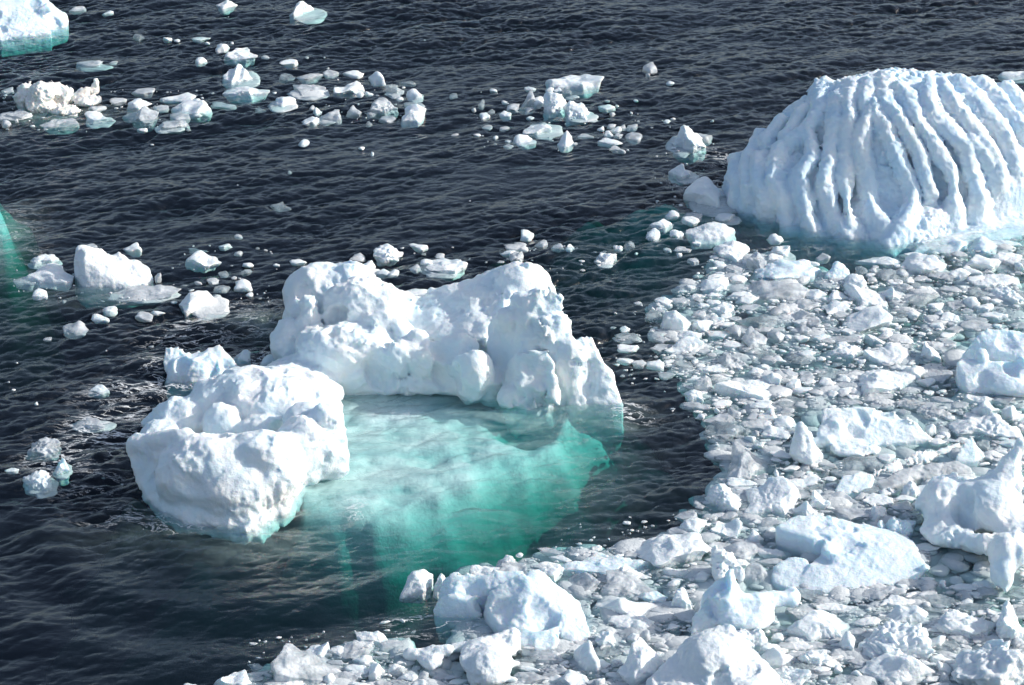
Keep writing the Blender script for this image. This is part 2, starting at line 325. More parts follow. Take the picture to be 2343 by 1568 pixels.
def trace(u, v):
    o = np.array([0, 0, CAM_H]); d = ray(u, v); d = d/np.linalg.norm(d); t = 40.0
    for _ in range(60):
        s = float(_rb((o+d*t)[None].astype(f32))[0])
        t += s*.8
        if s < .01: break
        if t > 130: return None
    return o+d*t
segs = []
for R in RIDGES:
    pts = [trace(1544.4+x*.3408, 114.4+y*.3408) for x, y in R]; pts = [p for p in pts if p is not None and p[2] > -.6]
    if len(pts) >= 2:
        if pts[-1][2] < 1.2: pts.append(pts[-1]+np.array([0.02, -.05, -1.2]))
        segs += [(pts[i], pts[i+1]) for i in range(len(pts)-1)]
segs = [(a.astype(f32), b.astype(f32)) for a, b in segs if np.linalg.norm(a-b) > .05]
def ridge_detail(p):
    w = p + .10*np.stack([noise3(p*.9, 60), noise3(p*.9, 61), noise3(p*.9, 62)], 1) + .05*np.stack([noise3(p*5, 63), noise3(p*5, 64), noise3(p*5, 65)], 1)
    D = np.full(len(p), 9.0, f32)
    for a, b in segs:
        ba = b-a; t = np.clip(((w-a)@ba)/(ba@ba), 0, 1); D = np.minimum(D, np.linalg.norm(w-(a+t[:, None]*ba), axis=1))
    low = np.clip(.55+p[:, 2]*.6, .5, 1)*np.clip(1.25-np.clip(p[:, 2]-2.2, 0, 9)*.35, .45, 1)
    flat = np.clip(((p[:, 0]-P(2050, 560)[0])*.8 - (p[:, 1]-P(2050, 560)[1])*.9 - .2), 0, 1)*np.clip(1.9-p[:, 2]*.8, 0, 1)   # the smooth right foot
    amp = low*(1-.7*flat)
    var = .85+.55*noise3(p*.55, 66)
    prof = (.44-.74*np.clip(D/(.46+.08*noise3(p*.4, 67)), 0, 1.1)**.8)*var
    bumps = .075*billow(w*4.0, 2, 70)*(1-.5*flat)*np.clip(.6+p[:, 2]*.25, .6, 1.3) + .05*fbm(p*2.0, 2, 75)*(1-.6*flat) + .045*noise3(w*8.5, 77)*(1-.5*flat) - .05*billow(w*3.1, 2, 71)*(1-flat)
    return (-(prof*amp) - bumps).astype(f32)
ridged = sculpt('fluted_iceberg', rb, M_RIDGE, 'huge domed white iceberg with deep curved flutes running down its side', 'iceberg', res=.055, det=ridge_detail, zlo=-3, amp=.6, cuts=None)
# ---------------------------------------------------------------- sunken ice: shelves seen through the water
def poly_dist(pts, poly):                # signed distance (inside negative) to polygon, pts (N,2)
    poly = np.asarray(poly, float); d = np.full(len(pts), 1e9); inside = np.zeros(len(pts), bool)
    for i in range(len(poly)):
        a, b = poly[i], poly[(i+1) % len(poly)]; ab = b-a
        t = np.clip(((pts-a)@ab)/(ab@ab), 0, 1); d = np.minimum(d, np.linalg.norm(pts-(a+t[:, None]*ab), axis=1))
        c = ((poly[i, 1] > pts[:, 1]) != (poly[(i+1) % len(poly), 1] > pts[:, 1]))
        with np.errstate(divide='ignore', invalid='ignore'):
            c &= pts[:, 0] < (b[0]-a[0])*(pts[:, 1]-a[1])/(b[1]-a[1])+a[0]
        inside ^= c
    return np.where(inside, -d, d)
def gpoly(pts, z=0.0): return [tuple(P(u, v, z)[:2]) for u, v in pts]
def shelf(name, poly, parent, top, drop, rough=.25, res=.12, z=-.6, bumps=(), margin=3.0, slope=1.0, seed=0, inset=1.2, **kw):
    W = np.array(gpoly(poly, z)); lo = W.min(0)-margin; hi = W.max(0)+margin
    xs = np.arange(lo[0], hi[0], res); ys = np.arange(lo[1], hi[1], res); X, Y = np.meshgrid(xs, ys, indexing='ij')
    p = np.stack([X.ravel(), Y.ravel()], 1); p3 = np.stack([p[:, 0], p[:, 1], np.zeros(len(p))], 1)
    wob = 1.1*np.stack([fbm(p3*.35, 3, seed), fbm(p3*.35, 3, seed+9)], 1)
    d = poly_dist(p+wob*.8, W)
    zt = top - np.clip(d+inset, 0, None)*slope*(1+.4*fbm(p3*.5, 2, seed+4)) - rough*(.7+.9*fbm(p3*.7, 4, seed+2)) - .25*rough*billow(p3*2.2, 2, seed+6)
    for (u, v, r, h) in bumps:
        c = P(u, v, -.4)[:2]; zt += h*np.exp(-((p-c)**2).sum(1)/r**2)
    zt = np.clip(zt, -drop, -.1)
    n = len(p); nx, ny = len(xs), len(ys)
    V = np.concatenate([np.column_stack([p, zt]), np.column_stack([p, np.full(n, -drop-.4)])])
    I = np.arange(n).reshape(nx, ny)
    F = np.stack([I[:-1, :-1], I[1:, :-1], I[1:, 1:], I[:-1, 1:]], -1).reshape(-1, 4)
    keep = (zt[F] > -drop+.02).any(1); F = F[keep]
    B = F[:, ::-1]+n
    o = link(name, mesh_from(name, np.zeros((0, 3)), np.zeros((0, 4), int)) if False else None, None) if False else None
    used = np.unique(F); mp = np.full(2*n, -1); allv = np.concatenate([used, used+n]); mp[allv] = np.arange(len(allv))
    E_ = np.concatenate([F[:, [0, 1]], F[:, [1, 2]], F[:, [2, 3]], F[:, [3, 0]]]); key = np.sort(E_, 1); kk = key[:, 0].astype(np.int64)*n*2+key[:, 1]
    _, inv, ct = np.unique(kk, return_inverse=True, return_counts=True); bd = E_[ct[inv] == 1]
    S = np.stack([bd[:, 1], bd[:, 0], bd[:, 0]+n, bd[:, 1]+n], 1)
    me = mesh_from(name, V[allv], mp[np.concatenate([F, B, S])])
    o = link(name, me, M_SUB, parent, **kw)
    if parent: o.location = -parent.location
    return o
POOL = [(640, 880), (800, 870), (960, 885), (1140, 880), (1370, 905), (1385, 960), (1340, 1005), (1290, 1060), (1215, 1095), (1110, 1125), (1020, 1180), (920, 1215), (820, 1225), (740, 1225), (640, 1205), (590, 1150), (560, 1050), (600, 960)]
shelf('submerged_shelf', POOL, berg, -.12, 7.0, rough=.26, slope=1.35, inset=.6, margin=6, seed=1,
      bumps=[(860, 960, 2.0, .2), (800, 1080, 2.2, .2), (700, 1160, 1.8, .15), (1190, 985, .8, -.9), (950, 905, .8, .15), (1150, 1060, 1.2, .1), (870, 1270, 1.6, -1.1), (640, 1290, 1.4, -.8), (1210, 1110, 1.2, -.6), (600, 1270, 1.5, -2.5)],
      label='sunken white foot of the two-lobed iceberg glowing turquoise through the water')
shelf('submerged_shelf', [(600, 730), (650, 710), (680, 830), (600, 860), (430, 880), (360, 980), (330, 1000), (400, 900), (500, 840)], berg, -1.2, 6.0, rough=.3, slope=1.6, seed=21, margin=5)
shelf('submerged_shelf', [(1660, 440), (1780, 530), (2035, 585), (2343, 480), (2600, 400), (2500, 330), (1750, 300), (1640, 340)], ridged, -1.1, 6.0, rough=.25, slope=1.2, seed=31, margin=5)
shelf('submerged_shelf', [(1370, 430), (1440, 410), (1640, 400), (1700, 470), (1640, 530), (1480, 520)], ridged, -1.25, 6.5, rough=.5, slope=.7, seed=41, margin=5)
shelf('submerged_shelf', [(2060, 575), (2200, 520), (2343, 466), (2600, 400), (2600, 450), (2343, 520), (2200, 560)], ridged, -.05, 4.0, rough=.02, slope=2.5, inset=.1, seed=45, margin=3)
left_sub = shelf('sunken_ice', [(-260, 330), (-40, 370), (8, 430), (16, 490), (-15, 540), (-300, 540)], None, -.2, 6.0, rough=.4, slope=3.0, inset=.5, seed=51, margin=4,
      label='turquoise sunken ice ledge cut by the left border of the photo', category='sunken ice')
# ---------------------------------------------------------------- water: FFT waves
NT, LT = 1280, 64.0
def ocean(seed=11, theta=math.radians(114)):
    r = np.random.default_rng(seed); kx = np.fft.fftfreq(NT, LT/NT)*2*np.pi; KX, KY = np.meshgrid(kx, kx, indexing='ij'); K = np.hypot(KX, KY); K[0, 0] = 1
    out = 0
    #  (peak wavelength, rms slope, spread power, direction offset, high cut)
    comps = [(10.0, .04, 4, .25, 3.0), (3.2, .10, 3, 0, .9), (1.3, .15, 3.0, .12, .3), (.62, .20, 2.2, -.1, .13), (.34, .16, 1.6, .05, .08)]
    Z = np.zeros((NT, NT), complex)
    for lp, sl, pw, dth, cut in comps:
        kp = 2*np.pi/lp; D = np.abs(np.cos(np.arctan2(KY, KX)-theta-dth))**(2*pw)*.95+.05
        A = K**-2.0*np.exp(-.9*(kp/K)**2)*np.exp(-(K*cut/(2*np.pi))**2*.5)*np.sqrt(D)/np.sqrt(K); A[0, 0] = 0
        c = A*(r.normal(size=K.shape)+1j*r.normal(size=K.shape))
        rms = math.sqrt(((np.abs(c)*K)**2).sum()/2); Z += c*(sl/rms)
    h = np.fft.ifft2(Z).real*NT*NT; dx = np.fft.ifft2(-1j*KX/K*Z).real*NT*NT; dy = np.fft.ifft2(-1j*KY/K*Z).real*NT*NT
    return h, dx, dy
OH, OX, OY = ocean()
def axis(lo, hi, st, far):
    a = list(np.arange(lo, hi+1e-6, st)); s = st; x = a[-1]
    while x < far: s *= 1.22; x += s; a.append(x)
    s = st; x = a[0]
    while x > -far: s *= 1.22; x -= s; a.insert(0, x)
    return np.array(a)
wx = axis(-27, 27, .05, 4000); wy = axis(40, 106, .05, 4000)
X, Y = np.meshgrid(wx, wy, indexing='ij')
ii = np.round(X/.05).astype(int) % NT; jj = np.round(Y/.05).astype(int) % NT
def edge(a, lo, hi): return np.clip(1-np.maximum(lo-a, a-hi)/6, 0, 1)
amp = edge(X, -27, 27)*edge(Y, 40, 106)
BRASH = gpoly([(1440, 700), (1560, 610), (1600, 560), (1560, 480), (1640, 440), (1800, 560), (2050, 600), (2500, 480), (2800, 900), (2800, 1800), (300, 1800), (480, 1560), (640, 1480), (780, 1445), (900, 1430), (960, 1350), (1060, 1290), (1260, 1245), (1430, 1215), (1540, 1190), (1610, 1130), (1660, 1080), (1610, 980), (1560, 900), (1500, 800)])
p2 = np.stack([X.ravel(), Y.ravel()], 1)
near = (np.abs(p2[:, 0]) < 30) & (p2[:, 1] < 110) & (p2[:, 1] > 38)
dB = np.full(len(p2), 9.0); dB[near] = poly_dist(p2[near], BRASH)
dP = np.full(len(p2), 9.0); dP[near] = poly_dist(p2[near], gpoly(POOL, -.3))
calm = (1-.72*np.clip(.5-dB/1.6, 0, 1))*(1-.08*np.clip(.5-dP/2.2, 0, 1))
p3 = np.stack([p2[:, 0]*.09, p2[:, 1]*.13, np.zeros(len(p2))], 1)
gust = np.clip(1+.7*fbm(p3, 3, 80), .35, 1.8)
# a lazy swell thrown off by the front lobe
c0 = P(600, 1120)[:2]; rr = np.hypot(p2[:, 0]-c0[0], (p2[:, 1]-c0[1])); aa = np.exp(-((rr-6.4)/3.0)**2)*(p2[:, 1] < c0[1]-1)
swell = .07*np.sin((rr)*2*np.pi/2.6+.6*noise3(p3*3, 5))*aa
amp = (amp.ravel()*calm*gust*(1-.35*aa)).reshape(X.shape)
Zw = OH[ii, jj]*amp + swell.reshape(X.shape)*edge(X, -27, 27)
Xw = X + OX[ii, jj]*amp*1.0; Yw = Y + OY[ii, jj]*amp*1.0
n = X.size; nx, ny = X.shape; I = np.arange(n).reshape(nx, ny)
F = np.stack([I[:-1, :-1], I[1:, :-1], I[1:, 1:], I[:-1, 1:]], -1).reshape(-1, 4)
wme = mesh_from('water', np.stack([Xw.ravel(), Yw.ravel(), Zw.ravel()], 1), F)
# foam: where the sea washes the ice
foam = np.zeros(n)
def fpatch(u, v, rx, ry, s):
    c = P(u, v)[:2]; foam[:] = np.maximum(foam, s*np.exp(-(((p2[:, 0]-c[0])/rx)**2+((p2[:, 1]-c[1])/ry)**2)))
for a in [(250, 1010, 1.4, 1.1, .95), (210, 980, .9, 1.2, .85), (130, 1050, 1.1, 1.3, .7), (330, 885, 1.5, .8, .9), (300, 940, .8, .9, .8), (250, 905, 1.4, .9, .5),
          (430, 765, 1.5, 1.4, .62), (440, 740, .7, .5, .7), (360, 830, .8, 1.2, .6), (520, 705, 1.6, .8, .6), (560, 745, 1.2, 1.0, .5), (600, 820, .9, .9, .6), (200, 1100, 1.2, 1.2, .45), (310, 1180, 1.6, .6, .55), (420, 1195, 1.4, .4, .6),
          (1430, 945, .5, .8, .8), (1450, 960, .8, .5, .5), (810, 1160, .45, .7, .55), (1590, 420, 1.0, 1.2, .7), (1660, 470, .8, 1.0, .6), (1640, 360, .8, 1.0, .7), (1000, 1420, 1.3, .6, .75), (1080, 1400, 1.0, .9, .7), (1130, 1450, 1.0, .5, .6), (920, 1455, 1.0, .4, .45),
          (30, 520, 1.4, 2.6, .34), (50, 590, 1.4, 1.2, .3), (900, 945, 1.5, .3, .35), (1760, 560, 1, .8, .45), (1850, 575, 1.2, .6, .35), (1440, 825, 1.4, .5, .35)]: fpatch(*a)
at = wme.attributes.new('foam', 'FLOAT', 'POINT'); at.data.foreach_set('value', foam.astype(f32))
milk_and_reflection = .50*np.clip(.25-dP/1.6, 0, 1)
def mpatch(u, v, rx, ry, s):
    c = P(u, v)[:2]; milk_and_reflection[:] = np.maximum(milk_and_reflection, s*np.exp(-(((p2[:, 0]-c[0])/rx)**2+((p2[:, 1]-c[1])/ry)**2)))
for a in [(440, 1205, 2.6, 1.0, .14), (620, 1240, 1.6, 1.2, .22), (1400, 965, .9, .7, .3), (5, 560, .8, 2.2, .42), (1000, 1100, 3.5, 2.6, .3), (1210, 1060, 2.2, 1.6, .3), (620, 740, 1.2, 1.0, .3), (200, 680, 1.2, .6, .25), (100, 260, 2.4, 1.2, .2)]: mpatch(*a)  # patches before the front lobe paint its grey-white reflection into the water colour
at = wme.attributes.new('milk_and_reflection', 'FLOAT', 'POINT'); at.data.foreach_set('value', milk_and_reflection.astype(f32))
M_WATER, t, out = nodes('sea_water'); L = t.links.new
geo = N(t, 'ShaderNodeNewGeometry')
mp = N(t, 'ShaderNodeMapping'); mp.inputs['Rotation'].default_value = (0, 0, math.radians(-30)); mp.inputs['Scale'].default_value = (.55, 1.25, 1); L(geo.outputs['Position'], mp.inputs['Vector'])
na = N(t, 'ShaderNodeTexNoise', i_Scale=5.5, i_Detail=5.0, i_Roughness=.6, i_Distortion=.4); L(mp.outputs[0], na.inputs['Vector'])
bu = N(t, 'ShaderNodeBump', i_Strength=.45, i_Distance=.04); L(na.outputs['Fac'], bu.inputs['Height'])
dt = N(t, 'ShaderNodeVectorMath', operation='DOT_PRODUCT'); L(bu.outputs[0], dt.inputs[0]); L(geo.outputs['Incoming'], dt.inputs[1])
da = N(t, 'ShaderNodeMath', operation='ABSOLUTE'); L(dt.outputs['Value'], da.inputs[0])
d1 = N(t, 'ShaderNodeMath', operation='SUBTRACT', i_0=1.0, use_clamp=True); L(da.outputs[0], d1.inputs[1])
dp = N(t, 'ShaderNodeMath', operation='POWER', i_1=3.8); L(d1.outputs[0], dp.inputs[0])
fr = N(t, 'ShaderNodeMath', operation='MULTIPLY_ADD', i_1=.98, i_2=.02); L(dp.outputs[0], fr.inputs[0])
gl = N(t, 'ShaderNodeBsdfGlossy', i_Roughness=.07); L(bu.outputs[0], gl.inputs['Normal'])
tr = N(t, 'ShaderNodeBsdfTransparent'); df = N(t, 'ShaderNodeBsdfDiffuse'); df.inputs[0].default_value = (.0035, .0065, .012, 1)
ad = N(t, 'ShaderNodeAddShader'); L(tr.outputs[0], ad.inputs[0]); L(df.outputs[0], ad.inputs[1])
mx = N(t, 'ShaderNodeMixShader'); L(fr.outputs[0], mx.inputs[0]); L(ad.outputs[0], mx.inputs[1]); L(gl.outputs[0], mx.inputs[2])
fa = N(t, 'ShaderNodeAttribute', attribute_name='foam')
m2 = N(t, 'ShaderNodeMapping'); m2.inputs['Rotation'].default_value = (0, 0, -.4); m2.inputs['Scale'].default_value = (.6, 1.7, 1); L(geo.outputs['Position'], m2.inputs['Vector'])
nf = N(t, 'ShaderNodeTexNoise', i_Scale=1.3, i_Detail=7.0, i_Roughness=.66, i_Distortion=.5); L(m2.outputs[0], nf.inputs['Vector'])
rg = N(t, 'ShaderNodeMath', operation='SUBTRACT', i_1=.5); L(nf.outputs['Fac'], rg.inputs[0])
ab = N(t, 'ShaderNodeMath', operation='ABSOLUTE'); L(rg.outputs[0], ab.inputs[0])          # thin curling streaks
fw = N(t, 'ShaderNodeMath', operation='MULTIPLY', i_1=.036); L(fa.outputs['Fac'], fw.inputs[0])
sb = N(t, 'ShaderNodeMath', operation='SUBTRACT'); L(fw.outputs[0], sb.inputs[0]); L(ab.outputs[0], sb.inputs[1])
ml = N(t, 'ShaderNodeMath', operation='MULTIPLY', i_1=55.0, use_clamp=True); L(sb.outputs[0], ml.inputs[0])
mf = N(t, 'ShaderNodeMath', operation='MULTIPLY', i_1=.85); L(ml.outputs[0], mf.inputs[0])
fo = N(t, 'ShaderNodeBsdfDiffuse'); fo.inputs[0].default_value = (.75, .78, .8, 1)
m3 = N(t, 'ShaderNodeMixShader'); L(mf.outputs[0], m3.inputs[0]); L(mx.outputs[0], m3.inputs[1]); L(fo.outputs[0], m3.inputs[2]); L(m3.outputs[0], out.inputs[0])
# meltwater clouded with fine bubbles over the sunken shelves, plus front lobe's painted reflection
ma = N(t, 'ShaderNodeAttribute', attribute_name='milk_and_reflection')
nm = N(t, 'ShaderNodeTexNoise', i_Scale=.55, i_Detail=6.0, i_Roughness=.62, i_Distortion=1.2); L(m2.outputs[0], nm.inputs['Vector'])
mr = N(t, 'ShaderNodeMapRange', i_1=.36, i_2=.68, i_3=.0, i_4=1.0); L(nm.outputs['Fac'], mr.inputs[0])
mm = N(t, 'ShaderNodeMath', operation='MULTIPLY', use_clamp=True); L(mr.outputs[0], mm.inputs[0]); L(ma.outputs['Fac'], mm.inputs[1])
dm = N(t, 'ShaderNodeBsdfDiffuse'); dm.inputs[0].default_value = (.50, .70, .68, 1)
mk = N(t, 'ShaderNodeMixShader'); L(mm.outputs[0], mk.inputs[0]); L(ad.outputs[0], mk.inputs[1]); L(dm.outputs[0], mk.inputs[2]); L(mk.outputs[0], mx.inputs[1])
va = N(t, 'ShaderNodeVolumeAbsorption', i_Density=1.0)
ABS = np.array([.70, .235, .27]); mxa = 1.0
va.inputs['Color'].default_value = (*(1-ABS), 1); L(va.outputs[0], out.inputs['Volume'])
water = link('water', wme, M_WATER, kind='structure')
M_BED, t, out = nodes('deep_seabed'); b = N(t, 'ShaderNodeBsdfDiffuse'); nn = N(t, 'ShaderNodeTexNoise', i_Scale=.2); r = N(t, 'ShaderNodeValToRGB')
r.color_ramp.elements[0].color = (.01, .014, .018, 1); r.color_ramp.elements[1].color = (.02, .026, .03, 1); t.links.new(nn.outputs['Fac'], r.inputs[0]); t.links.new(r.outputs[0], b.inputs[0]); t.links.new(b.outputs[0], out.inputs[0])
link('seabed', mesh_from('seabed', [(-4200, -4200, -14), (4200, -4200, -14), (4200, 4200, -14), (-4200, 4200, -14)], [(0, 1, 2, 3)]), M_BED, kind='structure')
# ---------------------------------------------------------------- hand-sculpted smaller bergs and blocks
D2 = rough_detail(.05, 1.6, .03, 5, .012, 14, 5); D3 = rough_detail(.03, 1.8, .02, 6, .010, 16, 8); DG = rough_detail(.07, 2.6, .05, 7, .015, 15, 11)
def SC(*a, **k): k.setdefault('amp', .14); k.setdefault('res', .04); k.setdefault('det', D2); k.setdefault('zlo', -.8); return sculpt(*a, **k)
LM = {}   # landmark phrase -> (u, v)
SC('ice_block', [Hu('U', [(376, 800, 850), (385, 792, 845), (500, 785, 842), (525, 808, 845), (560, 850, 872), (378, 840, 868), (388, 876, 876), (450, 885, 885), (560, 878, 878), (500, 845, 845), (395, 848, 848), (548, 850, 862)], .05, .07), E('U', 450, 850, 862, 60, .5, 38, .1)],
   M_BLUE, 'pale bluish cracked block touching the front lobe of the two-lobed iceberg from behind', 'ice block')
SC('ice_block', [Hu('U', [(176, 556, 622), (190, 562, 625), (168, 575, 628), (165, 610, 632), (188, 655, 655), (196, 657, 657), (290, 657, 657), (340, 645, 645), (352, 628, 635), (345, 612, 628), (300, 583, 622), (250, 569, 615), (200, 570, 622), (196, 600, 645), (170, 625, 625), (240, 610, 610), (335, 620, 620)], .05, .08)],
   M_W, 'big smooth white wedge-shaped block with a sharp left peak, alone on the left open water', 'ice block', det=D3)
SC('iceberg', [Hu('U', [(-60, 20, 66), (-40, -20, 40), (100, -10, 40), (125, 10, 48), (150, 25, 50), (158, 42, 52), (152, 60, 62), (110, 66, 68), (57, 70, 70), (0, 88, 88), (-80, 95, 95), (20, 12, 50), (90, 25, 58), (-60, 30, 30), (140, 45, 45)], .05, .06),
   Hu('U', [(83, 28, 60), (108, 0, 52), (122, 24, 60), (100, 20, 50), (95, 40, 62)], .05, .03), Hu('U', [(0, 80, 84), (60, 72, 78), (120, 70, 76), (100, 78, 78), (0, 92, 92), (60, 60, 60)], .05, .04)],
   M_BLUE, 'pale blue-white berg piece cut by the top left corner of the photo', 'iceberg', det=D3)
SC('stained_berg', [E('T1', 160, 650, 700, 50, .45, 75, .06), Hu('T1', [(130, 580, 690), (210, 575, 690), (150, 730, 730), (190, 700, 720), (120, 640, 700)], .05, .06), E('T1', 300, 650, 720, 110, .6, 75, .1), E('T1', 420, 640, 700, 80, .5, 55, .08), E('T1', 270, 720, 745, 85, .4, 45, .08),
   Hu('T1', [(190, 590, 690), (330, 578, 680), (430, 590, 690), (490, 640, 700), (200, 700, 740), (300, 765, 765), (420, 740, 740), (480, 700, 710), (250, 660, 660)], .08, .06),
   Cn('T1', (500, 680, 705), 22, (590, 625, 690), 30, .05), Cn('T1', (590, 640, 690), 30, (650, 610, 680), 28, .05), Cn('T1', (645, 620, 680), 26, (660, 560, 680), 20, .04), E('T1', 450, 760, 770, 100, .4, 20, .1), E('T1', 600, 690, 710, 80, .4, 30, .1)],
   M_DIRTY, 'cream white knobbly berg with brown stains and an upturned arm at its right end', 'iceberg', det=DG, res=.04)
SC('ice_chunk', [Hu('B7', [(560, 310, 560), (600, 295, 560), (780, 340, 560), (890, 380, 580), (1180, 290, 560), (1290, 240, 560), (1180, 400, 640), (920, 450, 640), (600, 460, 640), (500, 470, 600), (490, 520, 610), (1300, 560, 560), (520, 600, 600)], .04, .04),
   Hu('B7', [(480, 520, 650), (540, 470, 650), (880, 450, 650), (950, 480, 680), (920, 600, 700), (700, 560, 690), (425, 600, 650), (430, 640, 660), (500, 680, 690), (650, 700, 700), (900, 690, 700), (700, 560, 560)], .06, .08),
   Hu('B7', [(1150, 330, 640), (1290, 260, 620), (920, 470, 680), (920, 600, 720), (1330, 400, 640), (1560, 700, 800), (1600, 900, 930), (1560, 985, 985), (1400, 1000, 1000), (1100, 900, 900), (950, 760, 760), (1350, 650, 650), (1500, 760, 760)], .03, .05),
   Hu('B7', [(1300, 270, 600), (1390, 238, 580), (1460, 260, 580), (1640, 430, 620), (1820, 560, 680), (1840, 700, 780), (1890, 850, 870), (1740, 915, 915), (1660, 880, 900), (1560, 700, 820), (1400, 500, 740), (1300, 400, 640), (1750, 640, 640), (1500, 560, 560)], .02, .04),
   Cn('B7', (1330, 420, 700), 12, (1580, 800, 900), 16, .03, '-')],
   M_BLUE, 'pale blue wedge split by a long crack, its left end capped with snow', 'ice chunk', det=D3, cuts=(10, .5, 1.0, .05))
SC('ice_floe', [Cn('B7', (230, 1030, 1050), 50, (580, 985, 1040), 50, .06), E('B7', 430, 1060, 1075, 110, .4, 55, .08), Cn('B7', (650, 960, 1010), 45, (900, 930, 990), 45, .06), Cn('B7', (900, 930, 1000), 45, (1180, 830, 930), 40, .06), E('B7', 1170, 900, 960, 70, .35, 60, .06),
   E('B7', 900, 1050, 1130, 200, .7, 60, .1), E('B7', 970, 1130, 1200, 190, .7, 110, .1), E('B7', 1100, 1080, 1160, 60, .4, 60, .06), Cn('B7', (1120, 1110, 1180), 40, (1230, 1110, 1160), 12, .05), Cn('B7', (1050, 1240, 1260), 40, (1200, 1260, 1275), 18, .05), E('B7', 840, 1200, 1240, 70, .4, 60, .06),
   E('B7', 1060, 960, 1010, 150, .4, 50, .08), Cn('B7', (608, 925, 1030), 9, (622, 1060, 1080), 9, .02, '-'), E('B7', 950, 1190, 1290, 25, .3, 30, .04, '-'), E('B7', 1020, 1110, 1240, 22, .2, 18, .04, '-')],
   M_W, 'bright white lumpy floe notched by a thin dark cleft, in front of the split wedge', 'ice floe', det=D2, cuts=None)
SC('ice_peak', [Hu('B5', [(980, 840, 1250), (1010, 870, 1260), (700, 960, 1300), (430, 1130, 1400), (40, 1560, 1620), (-60, 1700, 1760), (1060, 1100, 1400), (1250, 1290, 1450), (1450, 1400, 1500), (1560, 1520, 1600), (1680, 1650, 1720), (900, 1750, 1900), (300, 1800, 1900), (600, 1300, 1300), (1200, 1400, 1400), (1000, 2000, 2000), (1700, 1750, 1750)], .05, .08),
   E('B5', 800, 1300, 1500, 330, .8, 200, .2), E('B5', 1200, 1560, 1700, 300, .8, 130, .2)],
   M_W, 'tall bright white pyramid of ice with bluish hollows, cut by the bottom border', 'ice chunk', det=D2, cuts=(10, .8, 1.4, .05))
SC('ice_horn', [Hu('B5', [(990, 290, 800), (1030, 300, 800), (900, 350, 800), (700, 520, 850), (580, 760, 900), (540, 980, 1000), (700, 1010, 1010), (1000, 960, 960), (1100, 560, 830), (1050, 430, 800), (1240, 760, 900), (850, 700, 700)], .08, .08),
   Cn('B5', (1000, 330, 800), 26, (930, 640, 900), 130, .1), Cn('B5', (1080, 620, 850), 80, (1280, 680, 850), 120, .15), Cn('B5', (1280, 660, 830), 100, (1640, 590, 760), 85, .12), E('B5', 1150, 800, 900, 330, .6, 90, .2), E('B5', 1670, 600, 730, 90, .35, 75, .1)],
   M_BLUE, 'pale chunk with tall left horn and rounded right arm, behind the white pyramid', 'ice chunk', det=D3, cuts=(8, .5, .9, .04))
SC('ice_chunk', [Cn('B5', (850, 110, 330), 55, (960, 200, 330), 60, .05), Cn('B5', (840, 180, 330), 40, (900, 380, 420), 70, .06), Cn('B5', (980, 210, 330), 60, (1120, 400, 420), 50, .06), E('B5', 900, 330, 380, 90, .4, 80, .08)],
   M_W, 'rough white snowy knob right behind the tip of the tall horned chunk', 'ice chunk', det=DG, cuts=None)
SC('ice_block', [Hu('B3', [(1670, 1270, 1450), (1820, 1290, 1450), (1960, 1250, 1440), (2113, 1290, 1450), (2300, 1400, 1520), (2600, 1430, 1520), (2950, 1480, 1500), (3080, 1640, 1720), (1480, 1380, 1560), (1500, 1480, 1600), (1650, 1500, 1650), (2000, 1560, 1750), (1560, 1560, 1560), (2700, 1600, 1600), (3000, 1620, 1700), (1900, 1600, 1600)], .05, .06),
   Hu('B3', [(1900, 1740, 1860), (2600, 1700, 1830), (3080, 1640, 1740), (3170, 1830, 1870), (3100, 1950, 1970), (2500, 2080, 2080), (2100, 2130, 2130), (1800, 2100, 2100), (1750, 1960, 2000), (2000, 1560, 1750), (2800, 1560, 1700), (2100, 1700, 1700), (2900, 1750, 1750)], .08, .08),
   Hu('B3', [(1480, 1780, 1860), (1640, 1710, 1820), (1850, 1730, 1830), (1440, 1880, 1920), (1460, 2000, 2010), (1600, 2060, 2060), (1850, 2080, 2080), (1900, 1900, 1950), (1700, 1800, 1800)], .05, .07),
   Cn('B3', (3120, 1850, 1900), 40, (3280, 1830, 1860), 30, .06), Cn('B3', (1850, 1650, 1900), 55, (1600, 1640, 1760), 40, .1, '-')],
   M_BLUE, 'large glassy pale blue block with a jagged upper edge and a bright scalloped front face', 'ice block', det=D3, cuts=(12, .5, .9, .04))
